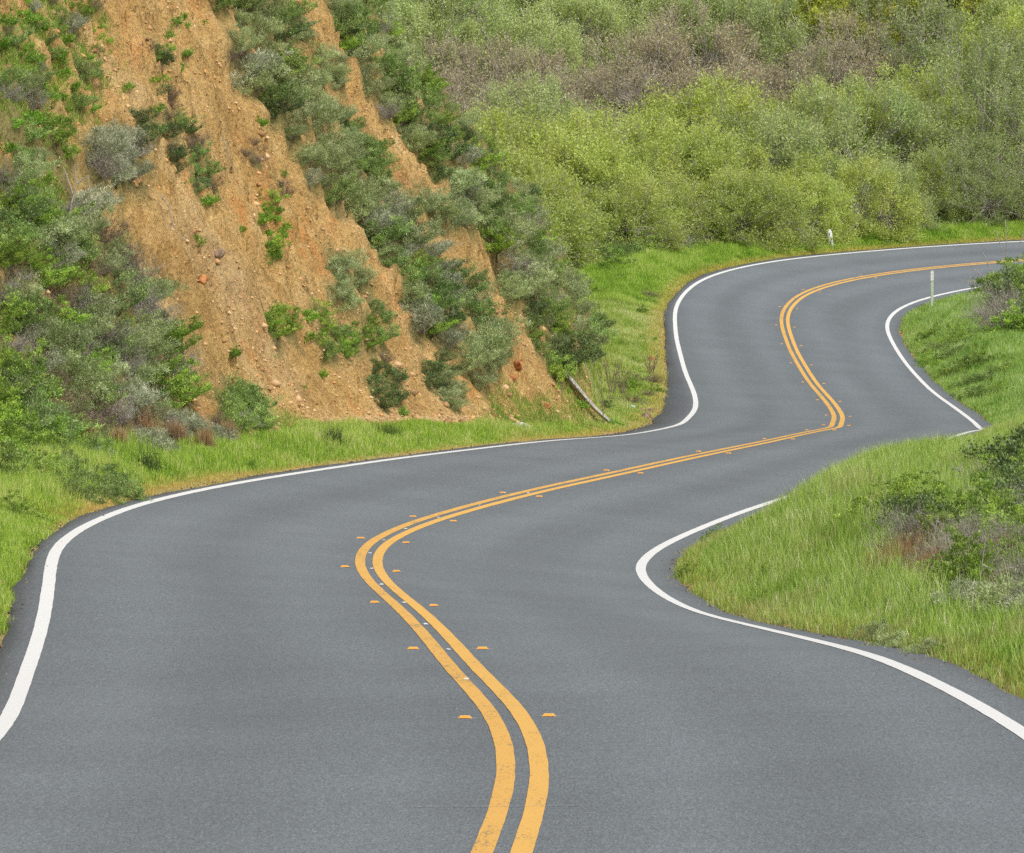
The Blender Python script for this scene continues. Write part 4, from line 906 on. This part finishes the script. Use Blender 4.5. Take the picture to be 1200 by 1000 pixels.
# dry and reedy clumps as plants
def tuft(name, px, py, n, h, spread, cols, label, cat='plant', w=(.006, .012), lean=.3):
    p = ground_at(px, py)[0]; x = p[0] + rng.normal(0, spread, n); y = p[1] + rng.normal(0, spread, n)
    t = rng.random(n); o = blades(name, x, y, h * rng.uniform(.5, 1.1, n), rng.uniform(*w, n), pal(t, cols), label, lean)
    o['category'] = cat; del o['kind']; return o
RD = [(0, (.05, .08, .03)), (1, (.14, .19, .08))]; DG = [(0, (.30, .17, .08)), (.5, (.46, .30, .15)), (1, (.60, .46, .28))]
tuft('reed_clump', 174, 556, 110, .5, .10, RD, 'dark upright reed clump in the left verge grass'); tuft('reed_clump', 392, 524, 150, .45, .12, RD, 'dark reed clump at the foot of the main face'); tuft('reed_clump', 455, 515, 160, .42, .12, [(0, (.06, .10, .03)), (1, (.18, .26, .07))], 'green tall grass clump at the foot of the gully')
tuft('dry_grass_clump', 1050, 668, 500, .42, .17, DG, 'orange-brown dead grass clump left of the tangle on the right bank', w=(.004, .008)); tuft('dry_grass_clump', 1085, 680, 400, .38, .10, DG, 'tan dead grass clump in front of the tangle on the right bank', w=(.004, .008))
for px, lab in ((70, 'brown dry grass clump below the left scrub, nearest the left edge'), (105, 'brown dry grass clump under the left scrub, second from the left edge'), (140, 'tan dry grass clump under the left scrub, third from the left edge'), (175, 'tan dry grass clump behind the dark upright reeds'), (208, 'pale dry grass clump right of the dark upright reeds'), (240, 'tan dry grass clump at the foot of the lone round bush'), (268, 'short dry grass clump right below the lone round bush')):
    tuft('dry_grass_clump', px, random.uniform(512, 530), 420, .42, .07, DG, lab, w=(.005, .010))
tuft('red_weed', 1003, 752, 60, .10, .05, [(0, (.40, .07, .02)), (1, (.55, .16, .04))], 'tiny red-leaved weed at the pavement edge of the right bank', w=(.01, .02))
# dead stalks near the nose
for px, py, hh, lab in ((706, 500, 85, 'tall thin dead stalk beside the fallen pole'), (717, 466, 50, 'dark branching dead stalk in the grass beyond the pole'), (728, 466, 38, 'short dark dead stalk right of the branching one'), (741, 455, 22, 'small brown dead weed in the far grass'), (763, 440, 26, 'low grey dead weed near the flat orange rock')):
    p = ground_at(px, py)[0]; k = 1 / pxm(p[1]); m = MB(); n_ = 1 if hh > 80 else 6
    for j in range(n_):
        x_, y_, z_ = p; q = [(x_ + random.uniform(-.05, .05), y_, z_ - .05)]; dx_ = random.uniform(-.12, .12) * (n_ > 1)
        for i in range(5): q.append((q[-1][0] + dx_ * .4 + random.uniform(-.02, .02), q[-1][1] + random.uniform(-.03, .03), q[-1][2] + hh * k / 5 * random.uniform(.8, 1.1)))
        m.tube(q, [.014, .012, .011, .009, .007, .004], 5)
        for i in (2, 3, 4):
            for sg in (-1, 1): m.tube([q[i], (q[i][0] + sg * random.uniform(.05, .14), q[i][1], q[i][2] + random.uniform(.05, .2))], [.006, .003], 4)
    tag(m.build('dead_stalk', STEM_B), lab, 'plant')
# bleached bare branches
def branch(px, py, pts, r, mat, label, lift=.15):
    p = ground_at(px, py)[0]; k = 1 / pxm(p[1]); m = MB()
    for path in pts:
        q = [(p[0] + (a_ - px) * k, p[1] - .25 - .02 * i, p[2] + (py - b_) * k + lift) for i, (a_, b_) in enumerate(path)]
        m.tube(q, list(np.linspace(r, r * .4, len(q))), 5)
    return tag(m.build('bare_branch', mat), label, 'dead branch')
branch(90, 262, [[(82, 275), (85, 250), (92, 225), (90, 205), (100, 200)], [(92, 225), (105, 215), (108, 235)], [(88, 240), (80, 215), (76, 205)]], .016, STEM_W, 'bleached forked dead branch above the left scrub')
branch(105, 232, [[(98, 236), (112, 230), (124, 222)]], .013, STEM_W, 'short pale stick lying beside the forked branch')
branch(198, 262, [[(190, 238), (199, 250), (203, 268), (210, 285), (222, 292)], [(203, 268), (200, 280)]], .012, STEM_G, 'thin grey root hanging down the bare face')
branch(262, 195, [[(262, 170), (268, 185), (270, 198), (276, 208)]], .012, STEM_G, 'short grey stick on the middle of the bare face')
branch(1146, 690, [[(1144, 710), (1147, 680), (1150, 650), (1152, 634)], [(1147, 675), (1165, 683), (1200, 678)]], .007, STEM_W, 'upright bleached bare branch in the right bank tangle')
branch(1094, 652, [[(1091, 655), (1093, 635), (1097, 612)], [(1098, 652), (1104, 645), (1108, 638)]], .009, STEM_W, 'thin pale stick standing in the dry grass of the right bank')
branch(1120, 690, [[(1108, 692), (1125, 684), (1150, 681)]], .008, STEM_W, 'thin pale stick leaning low at the right bank')
branch(1110, 702, [[(1088, 712), (1093, 700), (1092, 694), (1105, 702)]], .007, STEM_W, 'crooked pale twig at the lower edge of the tangle')
branch(1185, 345, [[(1150, 300), (1160, 320), (1175, 350)], [(1176, 262), (1178, 290), (1180, 340)], [(1165, 275), (1174, 300), (1180, 330)], [(1200, 270), (1190, 300), (1185, 340)], [(1140, 320), (1160, 335), (1180, 350)]], .02, STEM_G, 'grey bare branches rising above the bush right of the pale post')
branch(690, 312, [[(685, 290), (692, 300), (700, 312)], [(700, 288), (695, 300), (700, 315)]], .03, STEM_W, 'bleached dead brush behind the ridge end')
# litter
p = ground_at(741, 480)[0]; m = MB(); m.tube([(p[0] - .06, p[1], p[2] + .05), (p[0] - .02, p[1], p[2] + .07), (p[0] + .07, p[1], p[2] + .06)], [.03, .045, .03], 8)
tag(m.build('litter', simple_mat('pale_blue_plastic', (.50, .58, .70), .4, .05)), 'crumpled pale blue plastic scrap in the grass near the roadside rock', 'litter')

# ------------------------------------------------------------------ light, sky, camera
w = bpy.data.worlds.new('World'); sc.world = w; w.use_nodes = True; nt = w.node_tree; bg = nt.nodes['Background']
sky = nt.nodes.new('ShaderNodeTexSky'); sky.sky_type = 'NISHITA'; sky.sun_disc = False; sky.sun_elevation = R(52); sky.sun_rotation = R(140); sky.dust_density = 3.; sky.air_density = 1.; sky.ozone_density = 1.
hs = nt.nodes.new('ShaderNodeHueSaturation'); hs.inputs['Saturation'].default_value = .35
nt.links.new(sky.outputs[0], hs.inputs['Color']); nt.links.new(hs.outputs[0], bg.inputs['Color']); bg.inputs['Strength'].default_value = .15
L = bpy.data.lights.new('sun', 'SUN'); L.energy = 2.5; L.angle = R(18); L.color = (1, .96, .9); lo = bpy.data.objects.new('sun', L); COL.objects.link(lo)
az, el = R(140), R(52); dv = Vector((math.sin(az) * math.cos(el), math.cos(az) * math.cos(el), math.sin(el)))
lo.rotation_euler = dv.to_track_quat('Z', 'Y').to_euler(); lo.location = (0, 0, 40)
cam = bpy.data.cameras.new('camera'); co = bpy.data.objects.new('camera', cam); COL.objects.link(co); sc.camera = co
cam.sensor_width = 36; cam.sensor_fit = 'HORIZONTAL'; cam.lens = 36 * FPX / 1200; cam.clip_start = .5; cam.clip_end = 3000
co.location = (0, 0, 0); co.rotation_euler = (math.pi / 2 - TH, 0, 0)
sc.view_settings.view_transform = 'Standard'; sc.view_settings.look = 'None'; sc.view_settings.exposure = 0; sc.view_settings.gamma = 1
sc.cycles.max_bounces = 5; sc.cycles.diffuse_bounces = 3; sc.cycles.transmission_bounces = 3; sc.cycles.use_denoising = False; sc.render.filter_size = 1.3
